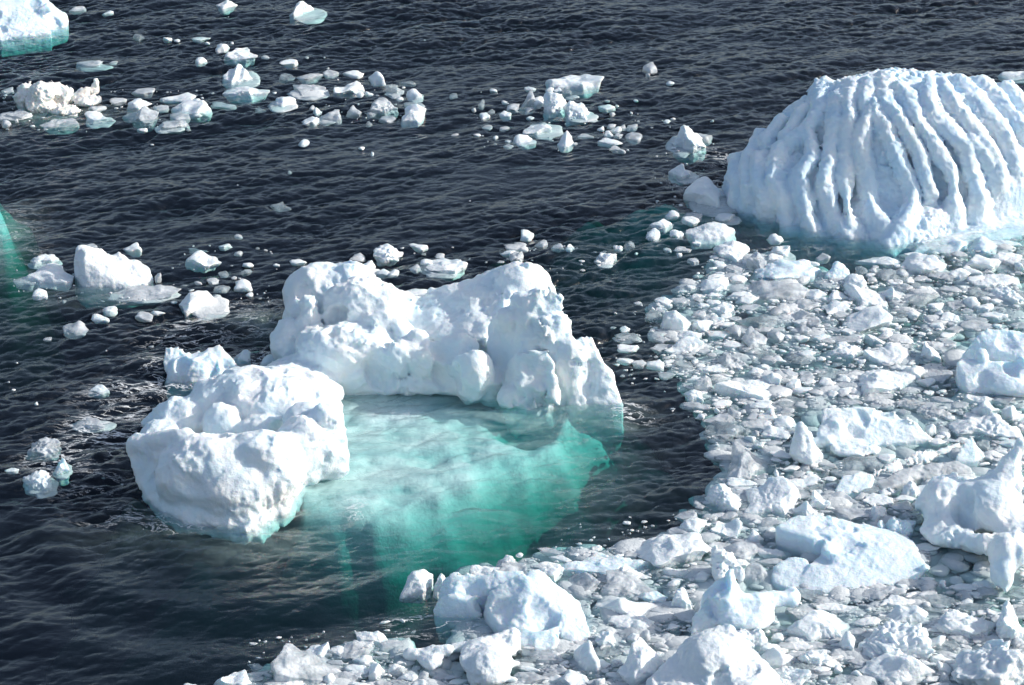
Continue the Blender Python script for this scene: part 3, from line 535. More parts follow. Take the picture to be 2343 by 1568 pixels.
SC('iceberg', [Cn('B4', (2085, 485, 1180), 50, (1800, 1130, 1380), 230, .15), Cn('B4', (2090, 500, 1180), 45, (1960, 1000, 1350), 110, .15), Hu('B4', [(2070, 440, 1180), (2110, 470, 1180), (1900, 620, 1200), (1500, 960, 1250), (2010, 1000, 1300), (2030, 1280, 1400), (1600, 1200, 1400), (1700, 1000, 1350)], .12, .12), E('B4', 1750, 1150, 1400, 300, 1.0, 220, .2), E('B4', 1250, 1090, 1300, 260, .8, 180, .12), E('B4', 1120, 1190, 1330, 200, .6, 120, .1), Cn('B4', (1440, 950, 1230), 40, (1560, 880, 1200), 16, .05), Cn('B4', (1330, 840, 1180), 30, (1250, 950, 1230), 60, .06),
   E('B4', 1500, 1050, 1350, 120, .5, 110, .1), E('B4', 1300, 1400, 1500, 330, .8, 110, .15), Cn('B4', (1200, 1480, 1560), 90, (1600, 1560, 1680), 110, .1), Cn('B4', (1050, 1400, 1480), 70, (1300, 1350, 1450), 90, .1), Cn('B4', (1550, 1560, 1700), 95, (1830, 1620, 1790), 110, .1),
   E('B4', 1900, 1700, 1960, 160, .5, 190, .06), E('B4', 1880, 1900, 2060, 130, .45, 150, .08), E('B4', 2030, 1650, 1940, 130, .5, 170, .08), Cn('B4', (1900, 2000, 2100), 90, (1890, 2100, 2150), 50, .08), Hu('B4', [(1640, 1580, 1800), (1750, 1510, 1780), (1840, 1480, 1780), (1950, 1540, 1800), (1700, 1700, 1850), (1900, 1700, 1850), (1800, 1600, 1650)], .06, .05),
   E('B4', 2100, 1420, 1620, 350, .9, 120, .25), E('B4', 1120, 1160, 1500, 45, .35, 60, .06, '-'), E('B4', 1220, 1040, 1420, 45, .3, 50, .06, '-'), E('B4', 1080, 1440, 1620, 60, .3, 40, .06, '-')],
   M_BERG, 'tall horned white iceberg with pitted blue left flank, cut by the right border', 'iceberg', det=D2, res=.045, cuts=(22, .6, 1.2, .06))
SC('iceberg', [Hu('B2', [(1990, 895, 1230), (2080, 930, 1230), (2343, 980, 1240), (2700, 1000, 1240), (1920, 970, 1260), (1910, 1090, 1290), (1780, 1150, 1290), (1740, 1190, 1290), (2343, 1200, 1330), (2700, 1200, 1330), (1990, 1180, 1180), (2700, 1150, 1150)], .06, .07),
   Hu('B2', [(1720, 1220, 1420), (1750, 1185, 1380), (1900, 1200, 1400), (2343, 1250, 1420), (2700, 1230, 1420), (1725, 1330, 1450), (1760, 1430, 1480), (1830, 1500, 1510), (2100, 1520, 1520), (2400, 1500, 1500), (2700, 1480, 1480), (1800, 1330, 1330)], .06, .08), E('B2', 1950, 1170, 1380, 65, .3, 60, .05), E('B2', 2250, 1400, 1450, 300, .8, 90, .2), E('B2', 2320, 1240, 1420, 60, .3, 60, .05)],
   M_BLUE, 'rounded pale blue two-tiered iceberg cut by the right border at mid height', 'iceberg', det=D3, cuts=(10, .5, .9, .05))
SC('ice_spire', [Cn('B3', (1765, 285, 640), 42, (1760, 560, 660), 100, .08), Cn('B3', (1800, 330, 640), 40, (1930, 640, 670), 80, .06), E('B3', 1830, 580, 640, 150, .5, 90, .1)],
   M_W, 'tall white tooth of ice at the left end of the streaked slab', 'ice spire', det=D3, cuts=None)
SC('ice_floe', [Hu('B4', [(-100, 80, 330), (60, 70, 320), (200, 40, 310), (330, 38, 310), (450, 50, 310), (740, 130, 330), (740, 210, 350), (940, 250, 370), (1110, 430, 440), (700, 470, 480), (300, 500, 510), (0, 510, 520), (-150, 480, 500), (-60, 230, 400), (200, 300, 300), (800, 350, 350)], .05, .06),
   Hu('B4', [(740, 130, 340), (400, 100, 340), (0, 90, 330), (740, 210, 370), (0, 230, 400)], .05, .04), E('B4', 260, 540, 550, 280, .4, 35, .12), E('B4', 20, 330, 430, 110, .4, 90, .1), Cn('B4', (-330, 480, 510), 50, (-120, 470, 510), 60, .1), E('B4', -270, 420, 480, 60, .3, 60, .06), E('B4', -60, 380, 460, 110, .4, 60, .08)],
   M_BERG, 'broad white slab streaked with faint layers, its top ragged, right of the tall ice tooth', 'ice slab', det=D3, cuts=(8, .5, .9, .04))
SC('ice_floe', [Hu('B4', [(20, 980, 1010), (120, 800, 900), (430, 780, 880), (480, 850, 900), (430, 960, 980), (60, 1050, 1050), (200, 860, 920)], .06, .05), Hu('B4', [(380, 790, 880), (900, 610, 730), (960, 720, 760), (450, 880, 900), (600, 790, 830)], .06, .05), Hu('B4', [(860, 620, 730), (1300, 470, 620), (1540, 405, 560), (1570, 450, 580), (1150, 650, 680), (930, 730, 750), (1200, 560, 640)], .06, .05), Hu('B4', [(1480, 410, 570), (1560, 420, 570), (1690, 620, 640), (1560, 670, 680), (1330, 670, 690), (1540, 560, 620)], .06, .05)],
   M_BLUE, 'long narrow bent slab of pale ice lying diagonally left of the horned iceberg', 'ice slab', det=D3, cuts=None)
SC('ice_floe', [Hu('B4', [(480, 890, 910), (860, 720, 790), (980, 720, 790), (980, 850, 860), (560, 990, 1000), (700, 830, 860)], .04, .04), Hu('B4', [(930, 740, 790), (1330, 640, 740), (1500, 720, 760), (1560, 790, 800), (1010, 860, 870), (1200, 740, 780)], .04, .04)],
   M_G, 'long flat grey slab lying along the front of the bent diagonal slab', 'ice slab', det=D3, cuts=None)
LM.update({'the two-lobed iceberg': (850, 900), 'the fluted iceberg': (1950, 400), 'the stained knobbly berg': (120, 225), 'the smooth white wedge block': (255, 610), 'the split wedge': (1190, 1390), 'the notched white floe': (1080, 1510), 'the white pyramid': (1650, 1500),
  'the horned chunk': (1700, 1390), 'the glassy blue block': (1950, 1290), 'the horned iceberg': (2230, 1200), 'the two-tiered iceberg': (2270, 840), 'the ice tooth': (1835, 1010), 'the streaked slab': (2010, 990), 'the bent diagonal slab': (2080, 1080)})
# ---------------------------------------------------------------- floating pieces, read off the photograph: tile: x0,y0,x1,y1,profile,tone(+style)
CH = '''
T1: 1470,0,1620,70,24531,w;1975,-20,2160,118,1399542,w;470,38,578,80,45,g;705,72,768,104,375,w;905,220,985,280,573,t;1115,228,1185,288,9532,w;1190,268,1235,288,5,w;1310,250,1440,275,3564,w;1405,285,1440,300,5,w;1475,275,1570,350,3797,w;1580,285,1605,303,5,w;1520,320,1770,408,38864321,w;1335,378,1420,440,6885,w;1790,375,1845,398,5,g;1915,395,2040,448,2359,w;2090,385,2120,402,5,g;510,415,700,460,3554,g;640,438,685,458,5,w;750,415,805,440,5,g;1505,450,1735,570,55395832,wa;1520,570,1845,662,24698532,w;2210,480,2325,520,5453,g;2030,500,2220,550,5664,g;1905,500,2020,555,575,t;1985,570,2230,648,289631,g;1860,655,2030,735,8885,wa;1870,630,1898,642,5,w;910,598,1060,645,56754,g;735,662,850,712,5875,g;850,672,1030,750,68973,w;1080,630,1340,702,42259,w;1165,638,1450,785,24599,w;1430,705,1625,740,555,g;830,765,960,825,246,g;890,740,1070,850,3976,ga;1050,718,1155,760,585,g;1160,768,1295,825,686,g;1085,805,1295,885,5684,g;1310,778,1390,800,5,w;930,860,1010,908,349,w;1010,840,1050,860,5,g;255,805,530,880,39875,g;200,855,240,868,5,w;20,750,205,810,587,g;100,808,125,838,5,g;0,815,70,870,586,g;560,765,740,832,88765,w;590,725,720,770,5,g;620,650,690,700,58,g;0,595,95,640,56,g;370,735,530,790,575,w;1740,735,1820,765,5,t;1850,1385,2000,1440,585,t;2040,958,2120,1002,486,w;1975,1165,2000,1190,5,g;2060,790,2185,860,589,w;2145,740,2210,790,95,w;2205,745,2340,825,5876,g;2120,715,2165,750,5,g
T2: -65,540,160,645,9546765,w;0,485,150,525,5765,w;185,478,290,575,3595,w;150,620,220,650,5,w;100,630,155,665,5,w;285,560,400,640,9765,t;390,550,510,585,56,t;445,605,560,682,5896,w;375,660,430,685,5,w;180,655,385,780,68865,gg;25,728,135,805,587,g;160,745,270,795,585,g;415,698,580,740,357,g;412,728,575,838,4887,wa;255,790,380,830,55,g;160,825,210,865,5,t;110,1005,160,1030,5,w;195,1035,225,1065,5,w;735,635,800,672,5,t;1015,600,1070,628,5,w;890,730,925,765,5,g;935,675,980,740,5,t;930,768,1020,820,379,w;1080,762,1172,805,585,w;1000,745,1060,780,5,t;960,858,1040,886,5,g;1080,868,1155,890,5,g;750,915,805,930,5,g;900,920,960,935,5,w;1040,925,1080,955,5,w;1120,955,1170,975,5,w;1110,988,1180,1015,5,g;1175,915,1340,1002,69532,w;1480,915,1600,1015,26964,w;1245,822,1450,922,4589,w;1265,798,1325,818,5,w;1250,735,1320,775,5,g;1090,688,1145,712,5,w;1130,710,1220,760,5,g;1220,620,1330,730,387,g;1255,582,1330,625,57,w;1290,650,1395,725,586,w;1380,635,1560,790,79986,wg;1520,705,1700,820,57665,wg;1400,505,1810,600,766678,w;1395,595,1460,628,5,w;1450,595,1520,630,5,w;1410,630,1480,660,5,w;1505,610,1590,660,5,t;1540,655,1640,680,5,g;1760,715,1885,755,565,w;1840,765,1885,800,5,g;1980,762,1998,780,5,w;1755,862,1810,895,5,w;1815,842,1890,870,5,g;1900,850,1960,895,5,g;1850,865,1930,910,5,w;1955,850,2035,890,5,g;1800,893,1868,932,59,w;1865,910,1940,945,5,g;1945,905,2070,970,466,g;1765,952,1940,992,5655,w;1835,1000,1960,1040,56,g;1620,910,1730,938,5,g;2070,430,2175,495,586,g;2090,495,2120,530,5,g;2220,552,2290,580,5,w;2210,820,2255,845,5,w
T3: -60,840,160,1025,2498431,wg;100,900,215,975,565,g;190,815,215,835,5,w;-100,1130,60,1235,4786,w;0,1215,320,1412,468974,w;-230,1500,-60,1568,585,w;0,1480,110,1540,565,w;30,1450,150,1510,5,g;225,1462,370,1520,465,w;-120,1440,-20,1500,57,w
B1: 1590,-60,2075,110,259852,w;1205,0,1375,100,788,wa;1440,-10,1580,85,586,w;1640,108,1730,155,575,w;1850,100,2195,305,99753,w;2145,210,2343,385,697,ga;1825,288,1980,355,777,w;1935,330,2140,430,575,g;1715,418,2030,575,26895,w;1985,425,2165,495,565,w;1480,165,1650,210,55,g;1380,180,1470,210,5,g;1495,210,1560,250,5,w;1610,270,1715,315,56,g;930,140,1020,190,5,w;1020,100,1130,180,395,t;1120,215,1155,240,5,w;780,205,970,302,86889,w;610,290,670,310,5,w;765,288,815,312,5,w;205,105,330,180,56,g;350,130,480,195,57,g;475,140,580,200,65,w;-5,125,140,170,575,g;45,160,155,200,56,w;0,205,105,300,585,g;70,0,195,95,953,w;1110,665,1200,690,5,g;1295,670,1400,715,56,w;1268,715,1310,752,5,w;1215,752,1380,850,564,t;1365,675,1650,935,3999853,wa;1440,600,1645,690,586,g;1630,590,1735,640,56,w;1660,625,1760,675,5,g;1795,660,2055,780,366869,w;1655,730,1790,815,586,g;1955,565,2260,640,5665,w;2050,612,2290,692,4565,w;2070,685,2300,740,575,g;2065,735,2483,930,368752,t;1800,795,1890,850,5,g;1870,812,1945,870,359,w;1810,850,1950,895,52,w;1625,812,1850,938,3973,w;1940,835,2130,980,486,g;1250,900,1315,945,5,w;985,890,1095,945,2593,w;950,940,1190,1015,567,tg;955,1045,1165,1118,5226,w;1395,962,1600,1000,55,w;1310,1002,1455,1040,5,g;1385,985,1770,1130,6788,w;955,1180,1130,1240,775,w;1090,1200,1230,1260,5,g;1225,1175,1400,1275,957,wa;1640,1195,1705,1240,5,w;1705,1265,1775,1315,5,w;1340,1300,1510,1360,5,g;1055,1325,1110,1345,5,t;1890,1130,2200,1290,38543,gg;1845,1298,2460,1560,875433,w;2290,1290,2480,1420,386,w;1580,1455,1750,1568,5886,wg;1680,1310,1860,1490,575,g;1915,1020,2155,1090,25655,w;1840,1030,1920,1060,5,g;2110,920,2343,1085,5875,g;2075,1065,2190,1110,5,g
B2: 0,50,145,130,687,w;30,140,205,250,4869,wg;0,215,140,295,863,w;-160,255,560,470,37999865,b;535,285,775,475,5987,b;-170,440,400,650,46665,g;440,215,580,300,37,g;360,300,485,330,5,w;800,245,1260,340,12249951,w;1250,205,1450,275,565,w;1235,235,1660,410,268885,w;790,340,935,430,575,t;940,340,1010,415,85,g;1000,355,1165,450,587,g;1165,340,1305,445,396,g;1320,430,1485,480,56,g;1445,390,1580,450,565,t;1370,50,1865,220,135698,b;1845,55,2265,215,49531,b;1795,225,2220,380,489994,wa;2140,255,2305,345,577,g;2265,290,2343,380,56,w;1655,360,1860,450,567,w;1860,395,2343,525,356779,w;2025,510,2343,670,24589,wg;695,410,935,550,589987,w;915,425,1010,490,5,g;735,500,1110,705,986543,w;550,555,760,670,88742,wa;340,535,550,650,2698,wa;1040,500,1255,660,25943,w;1145,450,1230,500,5,w;1250,445,1345,500,5,w;1180,500,1340,570,5,g;1340,510,1530,580,56,w;1270,590,1600,720,6896,t;1575,490,1800,585,8664,g;1830,535,2035,640,686,t;215,640,480,740,587,g;500,660,765,785,5899,wa;245,700,440,830,476,g;30,690,210,790,65,gg;690,700,1165,945,24799,wa;1275,745,1400,810,65,w;1790,615,1955,720,396,w;1885,675,2100,760,486,w;1950,745,2210,828,5677,w;1540,745,1615,800,58,w;1560,765,1780,850,676,w;1760,835,2105,915,5665,g;1480,855,1630,915,56,w;1620,885,1800,940,55,g;275,875,410,960,76,g;350,810,505,895,489,g;230,960,390,1025,575,w;0,905,170,1025,587,g;820,980,870,1015,5,w;800,1015,890,1045,5,w;890,955,1070,1060,9763,wa;1015,910,1170,1000,57,w;1160,875,1235,925,59,w;530,1060,890,1185,37886,wg;890,1055,1370,1250,944662,w;1400,1045,1590,1210,4975,w;270,1112,450,1170,565,w;0,1165,190,1215,5,w;450,1175,540,1215,5,w;820,1245,1530,1500,699755675,w;1250,1240,1440,1370,797,w;1440,1260,1720,1400,4785,g;120,1280,300,1360,5,g;465,1360,625,1440,385,w;620,1330,770,1410,468,w;380,1460,530,1525,5,g;545,1460,660,1540,58,w;640,1450,800,1530,5,w;740,1460,860,1530,58,w;850,1475,1160,1568,53,g;290,1330,435,1400,5,g;140,1350,340,1470,57,w
B3: 1200,0,1490,95,58678,wg;815,70,895,140,5,w;940,60,1115,185,395,g;605,140,715,220,38,w;690,120,1110,265,2468,g;700,180,1160,420,13565,t;955,270,1110,388,587,w;1110,280,1235,385,586,t;1235,320,1320,395,5,g;1150,365,1290,470,586,w;1170,130,1400,200,55,g;1385,90,1510,190,393,w;1330,225,1460,300,358,w;1480,175,1740,310,4886,w;1340,285,1670,430,5653,w;740,400,1110,470,565,tg;1250,455,1385,530,58,b;850,455,1500,875,69987421,ga;1475,755,1530,850,5,w;1590,665,1660,710,5,w;1685,655,1755,700,5,w;1690,770,1850,860,56,g;2000,745,2100,850,5,t;1860,690,1970,750,74,w;940,850,1300,955,56553,w;1300,850,2015,960,34568,w;970,945,1230,1000,55,w;1090,980,1290,1050,5,g;715,905,1110,1225,59963,wg;1095,890,1795,1260,3568998,w;1860,1000,2113,1190,38646,w;1660,1120,1945,1300,3697,w;375,1200,650,1310,578,g;400,1300,755,1480,3785,w;690,1240,870,1320,5,g;880,1215,1090,1320,57,g;1090,1240,1260,1300,5,g;790,1310,1130,1510,95358,w;1160,1435,1370,1568,392,w;1010,1520,1180,1600,5,g;1270,1280,1660,1400,565,g
B4: 1020,265,1160,375,386,w;785,180,860,235,5,w;740,95,870,160,5,g;960,60,1310,190,4787,gg;1290,0,1545,90,586,g;700,0,1270,90,566,gg;1310,190,2113,400,2466775,wg;1550,0,1850,190,697,w;1860,30,2070,215,796,w;1195,325,1320,420,49,w;1570,410,1760,550,587,t;510,580,710,680,57,w;140,600,580,780,57654,t;620,950,670,1020,5,w;330,1010,690,1160,3459,w;640,1090,910,1210,575,g;780,860,1010,1070,3685,w;0,1120,440,1330,5764,g;415,1090,640,1320,29433,w;300,1330,420,1410,5,w;1030,860,1190,930,5,w;500,1270,620,1470,962,b;600,1290,950,1540,48876,bg;2030,1165,2113,1250,5,w;1340,800,1590,910,575,b;1680,580,1800,650,5,w
B5: 580,310,810,430,486,w;330,490,600,740,69853,w;-260,1090,280,1568,4589875,wb;940,0,1380,200,4775,g;1100,220,1420,420,55,g;120,670,430,790,565,g;280,380,460,490,58,w;1005,880,1450,1170,56567,wg;1300,1090,1655,1230,67557,w;1330,1140,1730,1370,25952,w;1700,1120,2109,1370,385545,wg;1480,1330,1880,1568,46569,wg;1450,1000,1610,1090,57,w;1600,1020,1775,1110,5,w;1520,740,2400,1060,3689963,w;1695,715,1800,790,83,w;1920,655,2420,750,55655,w;1440,835,1520,890,5,w;1880,1350,2109,1430,56,w;220,990,430,1080,57,g;150,1070,310,1170,5,g;0,920,130,1090,57,g;-150,960,0,1100,58,w
B6: 75,985,265,1190,588,w;530,560,940,700,85544,w;520,480,840,600,565,g;1190,395,1290,490,395,b;575,700,1085,920,369784,w;1130,760,1830,1030,888774,wg;1000,640,1090,700,58,w;1710,780,1810,830,5,w;245,880,1125,1280,599888,wg;1060,1010,1270,1140,468,w;1290,990,1560,1120,575,g;1510,950,1820,1110,575,g;300,1165,1130,1568,2346897,w;1170,1280,1335,1430,952,w;1360,1065,2200,1620,4566898,wg;1820,640,2140,1080,6896,wg;200,1390,340,1480,65,w;0,1330,130,1420,5,w;1160,1430,1310,1530,57,g;1000,1520,1320,1600,58,w;1980,1030,2150,1170,56,g;1350,640,1810,750,575,t;880,560,1460,680,565,t
B7: 120,215,450,470,79984,wa;440,245,580,450,598,w;770,175,1095,310,3358,w;1060,135,1305,250,348,g;1070,105,1205,180,596,w;1205,85,1275,130,5,w;860,290,1055,370,57,w;1390,195,1650,330,578,w;1520,95,2500,290,58766654,b;1400,45,1650,105,575,g;2250,-105,3040,230,136799984,w;1630,270,1980,440,2389,g;1980,250,2560,500,56765,g;2095,235,2370,360,4976,wg;1900,475,2500,700,22599742,w;1925,800,2130,950,57,w;1720,925,2040,1180,59974,w;1370,1000,1650,1110,565,g;2130,780,2343,890,56,g;1575,1150,1920,1320,39655,w;1900,1070,2090,1160,5,w;1920,1220,2030,1320,58,w;20,1090,210,1210,57,g;300,1180,415,1260,58,g;220,1240,420,1340,58,w;410,1180,720,1260,565,g;1120,1130,1530,1290,565,g
B8: 1640,795,1965,915,2487,w;1520,870,1815,990,578,gg;1840,895,2100,980,56,g;1190,905,1415,1065,559,w;1420,945,1575,1030,85,w;860,955,1500,1290,997653,g;1620,1015,1825,1120,587,w;1490,1155,1715,1225,354,w;1760,1085,1930,1240,397,w;1940,1095,2110,1200,87,w;1335,1195,1470,1290,396,w;315,1150,755,1330,39563,w;610,1165,870,1240,567,g;635,1095,810,1170,5,t;880,1210,1110,1270,5,g;50,1285,250,1340,5,w;890,1265,1250,1360,567,w;1540,1260,1800,1340,58,w;1870,718,1980,738,5,w;2055,690,2110,725,5,w
T4: 205,410,315,475,98,w;195,175,390,245,58686,wg;90,240,490,385,3567898,wa;85,315,270,380,675,g;570,105,670,135,5,g;840,92,975,165,4689,w;1055,295,1105,360,5,g;790,378,1235,480,376555,g;1210,420,1490,575,48973,w;690,530,800,582,57,w;612,575,738,640,587,w;410,640,600,725,2692,g;920,572,1050,625,753,g;1020,565,1135,592,54,w;290,742,355,765,5,g;425,490,455,512,5,g;600,1065,750,1135,4785,w;235,1185,260,1208,5,w;480,1270,730,1370,5987,g;165,1420,400,1545,4876,gg;1265,160,1510,262,489565,w;1280,130,1430,165,5,t;1500,100,1580,140,5,w;1600,40,1670,65,5,g;1610,145,1665,180,5,g;1660,230,1735,265,593,w;1980,208,2105,245,565,w;1490,285,1570,325,5,t;1415,338,1500,380,5,g;1330,355,1385,378,5,g;1590,350,1720,420,3596,w;1460,385,1580,430,5,t;1585,330,1625,350,5,g;1680,438,1740,465,5,w;1640,270,1720,320,5,t;1600,815,1720,920,393,b;1780,855,1900,940,387,b
Z2: 133,40,318,140,78986,wg;350,18,472,78,249,w;0,95,85,145,5,g;60,135,155,205,56,w;155,185,250,230,56,w;215,190,290,235,58,w;350,155,425,208,5,g;410,122,500,170,85,w;505,90,570,125,5,g;440,98,695,210,23569,w;255,305,490,350,655,w;905,68,990,110,58,w;945,82,1035,140,5,g;905,30,1058,78,56,g
Z8: 20,1520,105,1555,5,w;300,1435,400,1565,395,b;115,1545,300,1650,686,wg
U: 2290,160,2400,182,58,w;2225,545,2343,562,56,b
'''
def ico(n):
    bm = bmesh.new(); bmesh.ops.create_icosphere(bm, subdivisions=n, radius=1.0)
    v = np.array([x.co[:] for x in bm.verts]); f = np.array([[q.index for q in fc.verts] for fc in bm.faces]); bm.free(); return v, f
ICO = {k: ico(k) for k in (2, 3, 4, 5, 6)}
def chunk_mesh(W, D, H, prof, style, seed, lod):
    r = np.random.default_rng(seed); V, F = ICO[lod]; p = V.copy()
    # faceted, uneven footprint: cut by random planes
    K = 7 if style != 'a' else 6; rad = np.full(len(p), 1.3); k = .05 if style != 'a' else .02
    for i in range(K):
        a = 2*np.pi*(i+r.uniform(-.45, .45))/K; nrm = np.array([math.cos(a), math.sin(a), r.uniform(-.35, .25)]); nrm /= np.linalg.norm(nrm)
        c = p@nrm; q = np.where(c > .05, r.uniform(.62, 1.05)/np.maximum(c, .05), 9); rad = smin(rad, np.minimum(q, 9), k)
    for i in range(3 if style == 'a' else 2):
        nrm = r.normal(size=3); nrm[2] = abs(nrm[2])+.6; nrm /= np.linalg.norm(nrm); c = p@nrm
        q = np.where(c > .05, r.uniform(.62, .9)/np.maximum(c, .05), 9); rad = smin(rad, np.minimum(q, 9), k)
    # broken outline: an irregular polygon, seen from above
    nk = int(r.integers(4, 8)) if style != 'g' else 9
    an = np.sort((np.arange(nk)+r.uniform(-.38, .38, nk))*2*np.pi/nk) % (2*np.pi); an = np.sort(an); rr = r.uniform(.5, 1.0, nk) if style != '' else r.uniform(.66, 1.0, nk)
    th = np.arctan2(p[:, 1], p[:, 0]) % (2*np.pi); j = np.searchsorted(an, th) % nk; i0 = (j-1) % nk
    a0, a1 = an[i0], an[j]; da = (a1-a0) % (2*np.pi); t0 = (th-a0) % (2*np.pi); t1 = da-t0
    da = np.minimum(da, 2.6); Rr = rr[i0]*rr[j]*np.sin(da)/np.maximum(rr[i0]*np.sin(np.clip(t0, 0, 3.1))+rr[j]*np.sin(np.clip(t1, 0, 3.1)), .12)
    hz = np.hypot(p[:, 0], p[:, 1]); bl = np.clip(hz*1.6, 0, 1); p[:, :2] *= (1+bl*(np.clip(Rr, .35, 1.1)-1))[:, None]
    p = p*rad[:, None]; p[:, :2] -= (p[:, :2].max(0)+p[:, :2].min(0))/2; p[:, :2] /= np.abs(p[:, :2]).max(0); top = p[:, 2] > 0; p[:, 2] /= p[top, 2].max()
    pr = np.array([int(ch) for ch in prof], float)
    if len(pr) == 1: pr = np.array([5, 8, 7, 5])*pr/5 if r.random() < .5 else np.array([4, 6, 8, 6])
    elif len(pr) == 2: pr = np.array([pr[0]*.6, pr[0], (pr[0]+pr[1])/2, pr[1], pr[1]*.6])
    pr = pr/pr.max(); xs = np.linspace(-.93, .93, len(pr)); skew = r.uniform(-.25, .25)
    h = np.interp(p[:, 0]+skew*p[:, 1]*.5, xs, pr)
    q3 = p*np.array([W, D, max(H, .15)])[None]*.5
    e = min(W, D)
    ed = noise3(q3*(2.2/max(e, .15))+seed, 1)
    z = np.where(top, np.clip(p[:, 2], 0, None)**.6*h*(1+.25*ed), p[:, 2]*.0)
    tilt = r.uniform(-.05, .30)
    z = np.where(top, z*(1+tilt*p[:, 1]), z)
    keel = max(.5*H, .22*e)
    Z = np.where(top, z*H, p[:, 2]*keel)
    X = p[:, 0]*W/2; Y = p[:, 1]*D/2
    P3 = np.stack([X, Y, Z], 1); nrm = P3/np.array([W/2, D/2, max(H, .1)]); nrm /= np.linalg.norm(nrm, axis=1)[:, None]+1e-6
    s1 = 1.0/max(.35*e, .08)
    w = P3+.12*e*np.stack([noise3(P3*s1*.6+seed, 2), noise3(P3*s1*.6+seed, 3), noise3(P3*s1*.6+seed, 4)], 1)
    d = .04*e*billow(w*s1+seed, 2, 5) + .04*e*fbm(w*s1*.7+seed, 2, 6)
    if style == 'g': d = d + .085*e*np.abs(noise3(w*s1*2.4+seed, 9)) + .05*e*noise3(w*s1*4+seed, 10)
    if style == 'a': d *= .55
    d += .012*min(e, 1)*noise3(P3*14+seed, 11)
    return P3+nrm*d[:, None], F
MT = {'w': M_W, 'g': M_G, 'b': M_BLUE, 't': M_T}
items = []
for line in CH.strip().split('\n'):
    tl, rest = line.split(': '); ox, oy, s = TILES[tl]
    for e in rest.split(';'):
        a = e.split(','); x0, y0, x1, y1 = (float(q) for q in a[:4])
        items.append([ox+x0*s, oy+y0*s, ox+x1*s, oy+y1*s, a[4], a[5][0], a[5][1] if len(a[5]) > 1 else ''])
def dims(it):
    u0, v0, u1, v1 = it[:4]; row = v1; m = mpp(row); W = (u1-u0)*m; hp = (v1-v0)*m; sn = vsin(row); cs = vcos(row)
    asp = (v1-v0)/(u1-u0); fD = .88 if asp < .36 else (.80 if asp < .6 else .64)
    fD = min(fD+.06, .93) if it[5] in 'gt' and asp < .8 else fD; D = min(hp*fD/sn, 1.3*W); H = max(math.sqrt(max(hp*hp-hp*D*sn, 0))/cs, .04); return W, D*1.04, H
def uvP(it): return ((it[0]+it[2])/2, it[3])
TONE = {'w': 'white', 'g': 'greyish', 'b': 'pale blue', 't': 'clear dark'}
def shape_word(it):
    W, D, H = dims(it); pr = [int(c) for c in it[4]]; st = it[6]
    if H/W < .16: sh = 'flat'
    elif len(pr) >= 3 and max(pr) == 9 and pr[0] <= 5 and pr[-1] <= 5 and H/W > .35: sh = 'peaked'
    elif len(pr) >= 3 and min(pr[1:-1]) < min(pr[0], pr[-1]): sh = 'saddle-backed'
    elif len(pr) >= 3 and pr[0] <= 4 and pr[-1] >= 7: sh = 'wedge-shaped, higher on its right'
    elif len(pr) >= 3 and pr[0] >= 7 and pr[-1] <= 4: sh = 'wedge-shaped, higher on its left'
    elif H/W > .4: sh = 'tall'
    elif W/D > 2.2: sh = 'long low'
    else: sh = 'rounded'
    return sh
# ---------------------------------------------------------------- random fill of the brash field between the pieces read off the photo
FIELD = [(1500, 700), (1570, 650), (1640, 575), (1690, 560), (1740, 575), (1960, 640), (2000, 600), (2060, 585), (2360, 540), (2360, 1590), (470, 1590), (560, 1560), (650, 1510), (780, 1480), (900, 1470), (990, 1500), (1050, 1480), (1020, 1330), (1090, 1300), (1160, 1290), (1290, 1262), (1430, 1240), (1560, 1215), (1560, 1180), (1640, 1110), (1660, 1085), (1620, 1000), (1600, 960), (1575, 900), (1520, 830), (1515, 780), (1480, 740)]
SPARSE = [[(700, 180), (960, 190), (960, 280), (700, 285)], [(1090, 190), (1480, 220), (1480, 345), (1090, 345)], [(240, 200), (500, 210), (500, 300), (240, 300)], [(1480, 250), (1640, 300), (1640, 560), (1500, 560)], [(800, 570), (1400, 560), (1400, 620), (800, 640)], [(0, 200), (240, 240), (240, 300), (0, 300)], [(420, 560), (640, 560), (640, 690), (420, 690)], [(30, 590), (420, 600), (420, 700), (30, 680)], [(1400, 690), (1600, 700), (1600, 980), (1400, 860)], [(560, 1460), (960, 1430), (960, 1568), (560, 1568)], [(1260, 1200), (1560, 1170), (1560, 1260), (1260, 1280)]]
boxes = np.array([it[:4] for it in items])
big_boxes = boxes[(boxes[:, 2]-boxes[:, 0])*(boxes[:, 3]-boxes[:, 1]) > 500]
BIG = np.array([(360, 780, 560, 885), (165, 560, 350, 655), (0, 0, 155, 90), (40, 190, 230, 255), (985, 1310, 1350, 1485), (920, 1450, 1190, 1560), (1520, 1440, 1800, 1568), (1580, 1300, 1830, 1450), (1770, 1180, 2120, 1355), (2120, 1050, 2343, 1370), (2190, 750, 2343, 900), (1815, 925, 2125, 1060), (1920, 1010, 2250, 1130), (1700, 200, 2343, 560), (640, 620, 1410, 920), (300, 850, 800, 1200)], float)
def inside_box(u, v, B, mx=.12, my=.25):
    w = B[:, 2]-B[:, 0]; h = B[:, 3]-B[:, 1]
    return ((u > B[:, 0]+mx*w) & (u < B[:, 2]-mx*w) & (v > B[:, 1]+my*h) & (v < B[:, 3]-.1*h)).any()
r5 = np.random.default_rng(99); fill = []; occ = {}
def inpoly(u, v, poly): return poly_dist(np.array([[u, v]], float), poly)[0] < 0
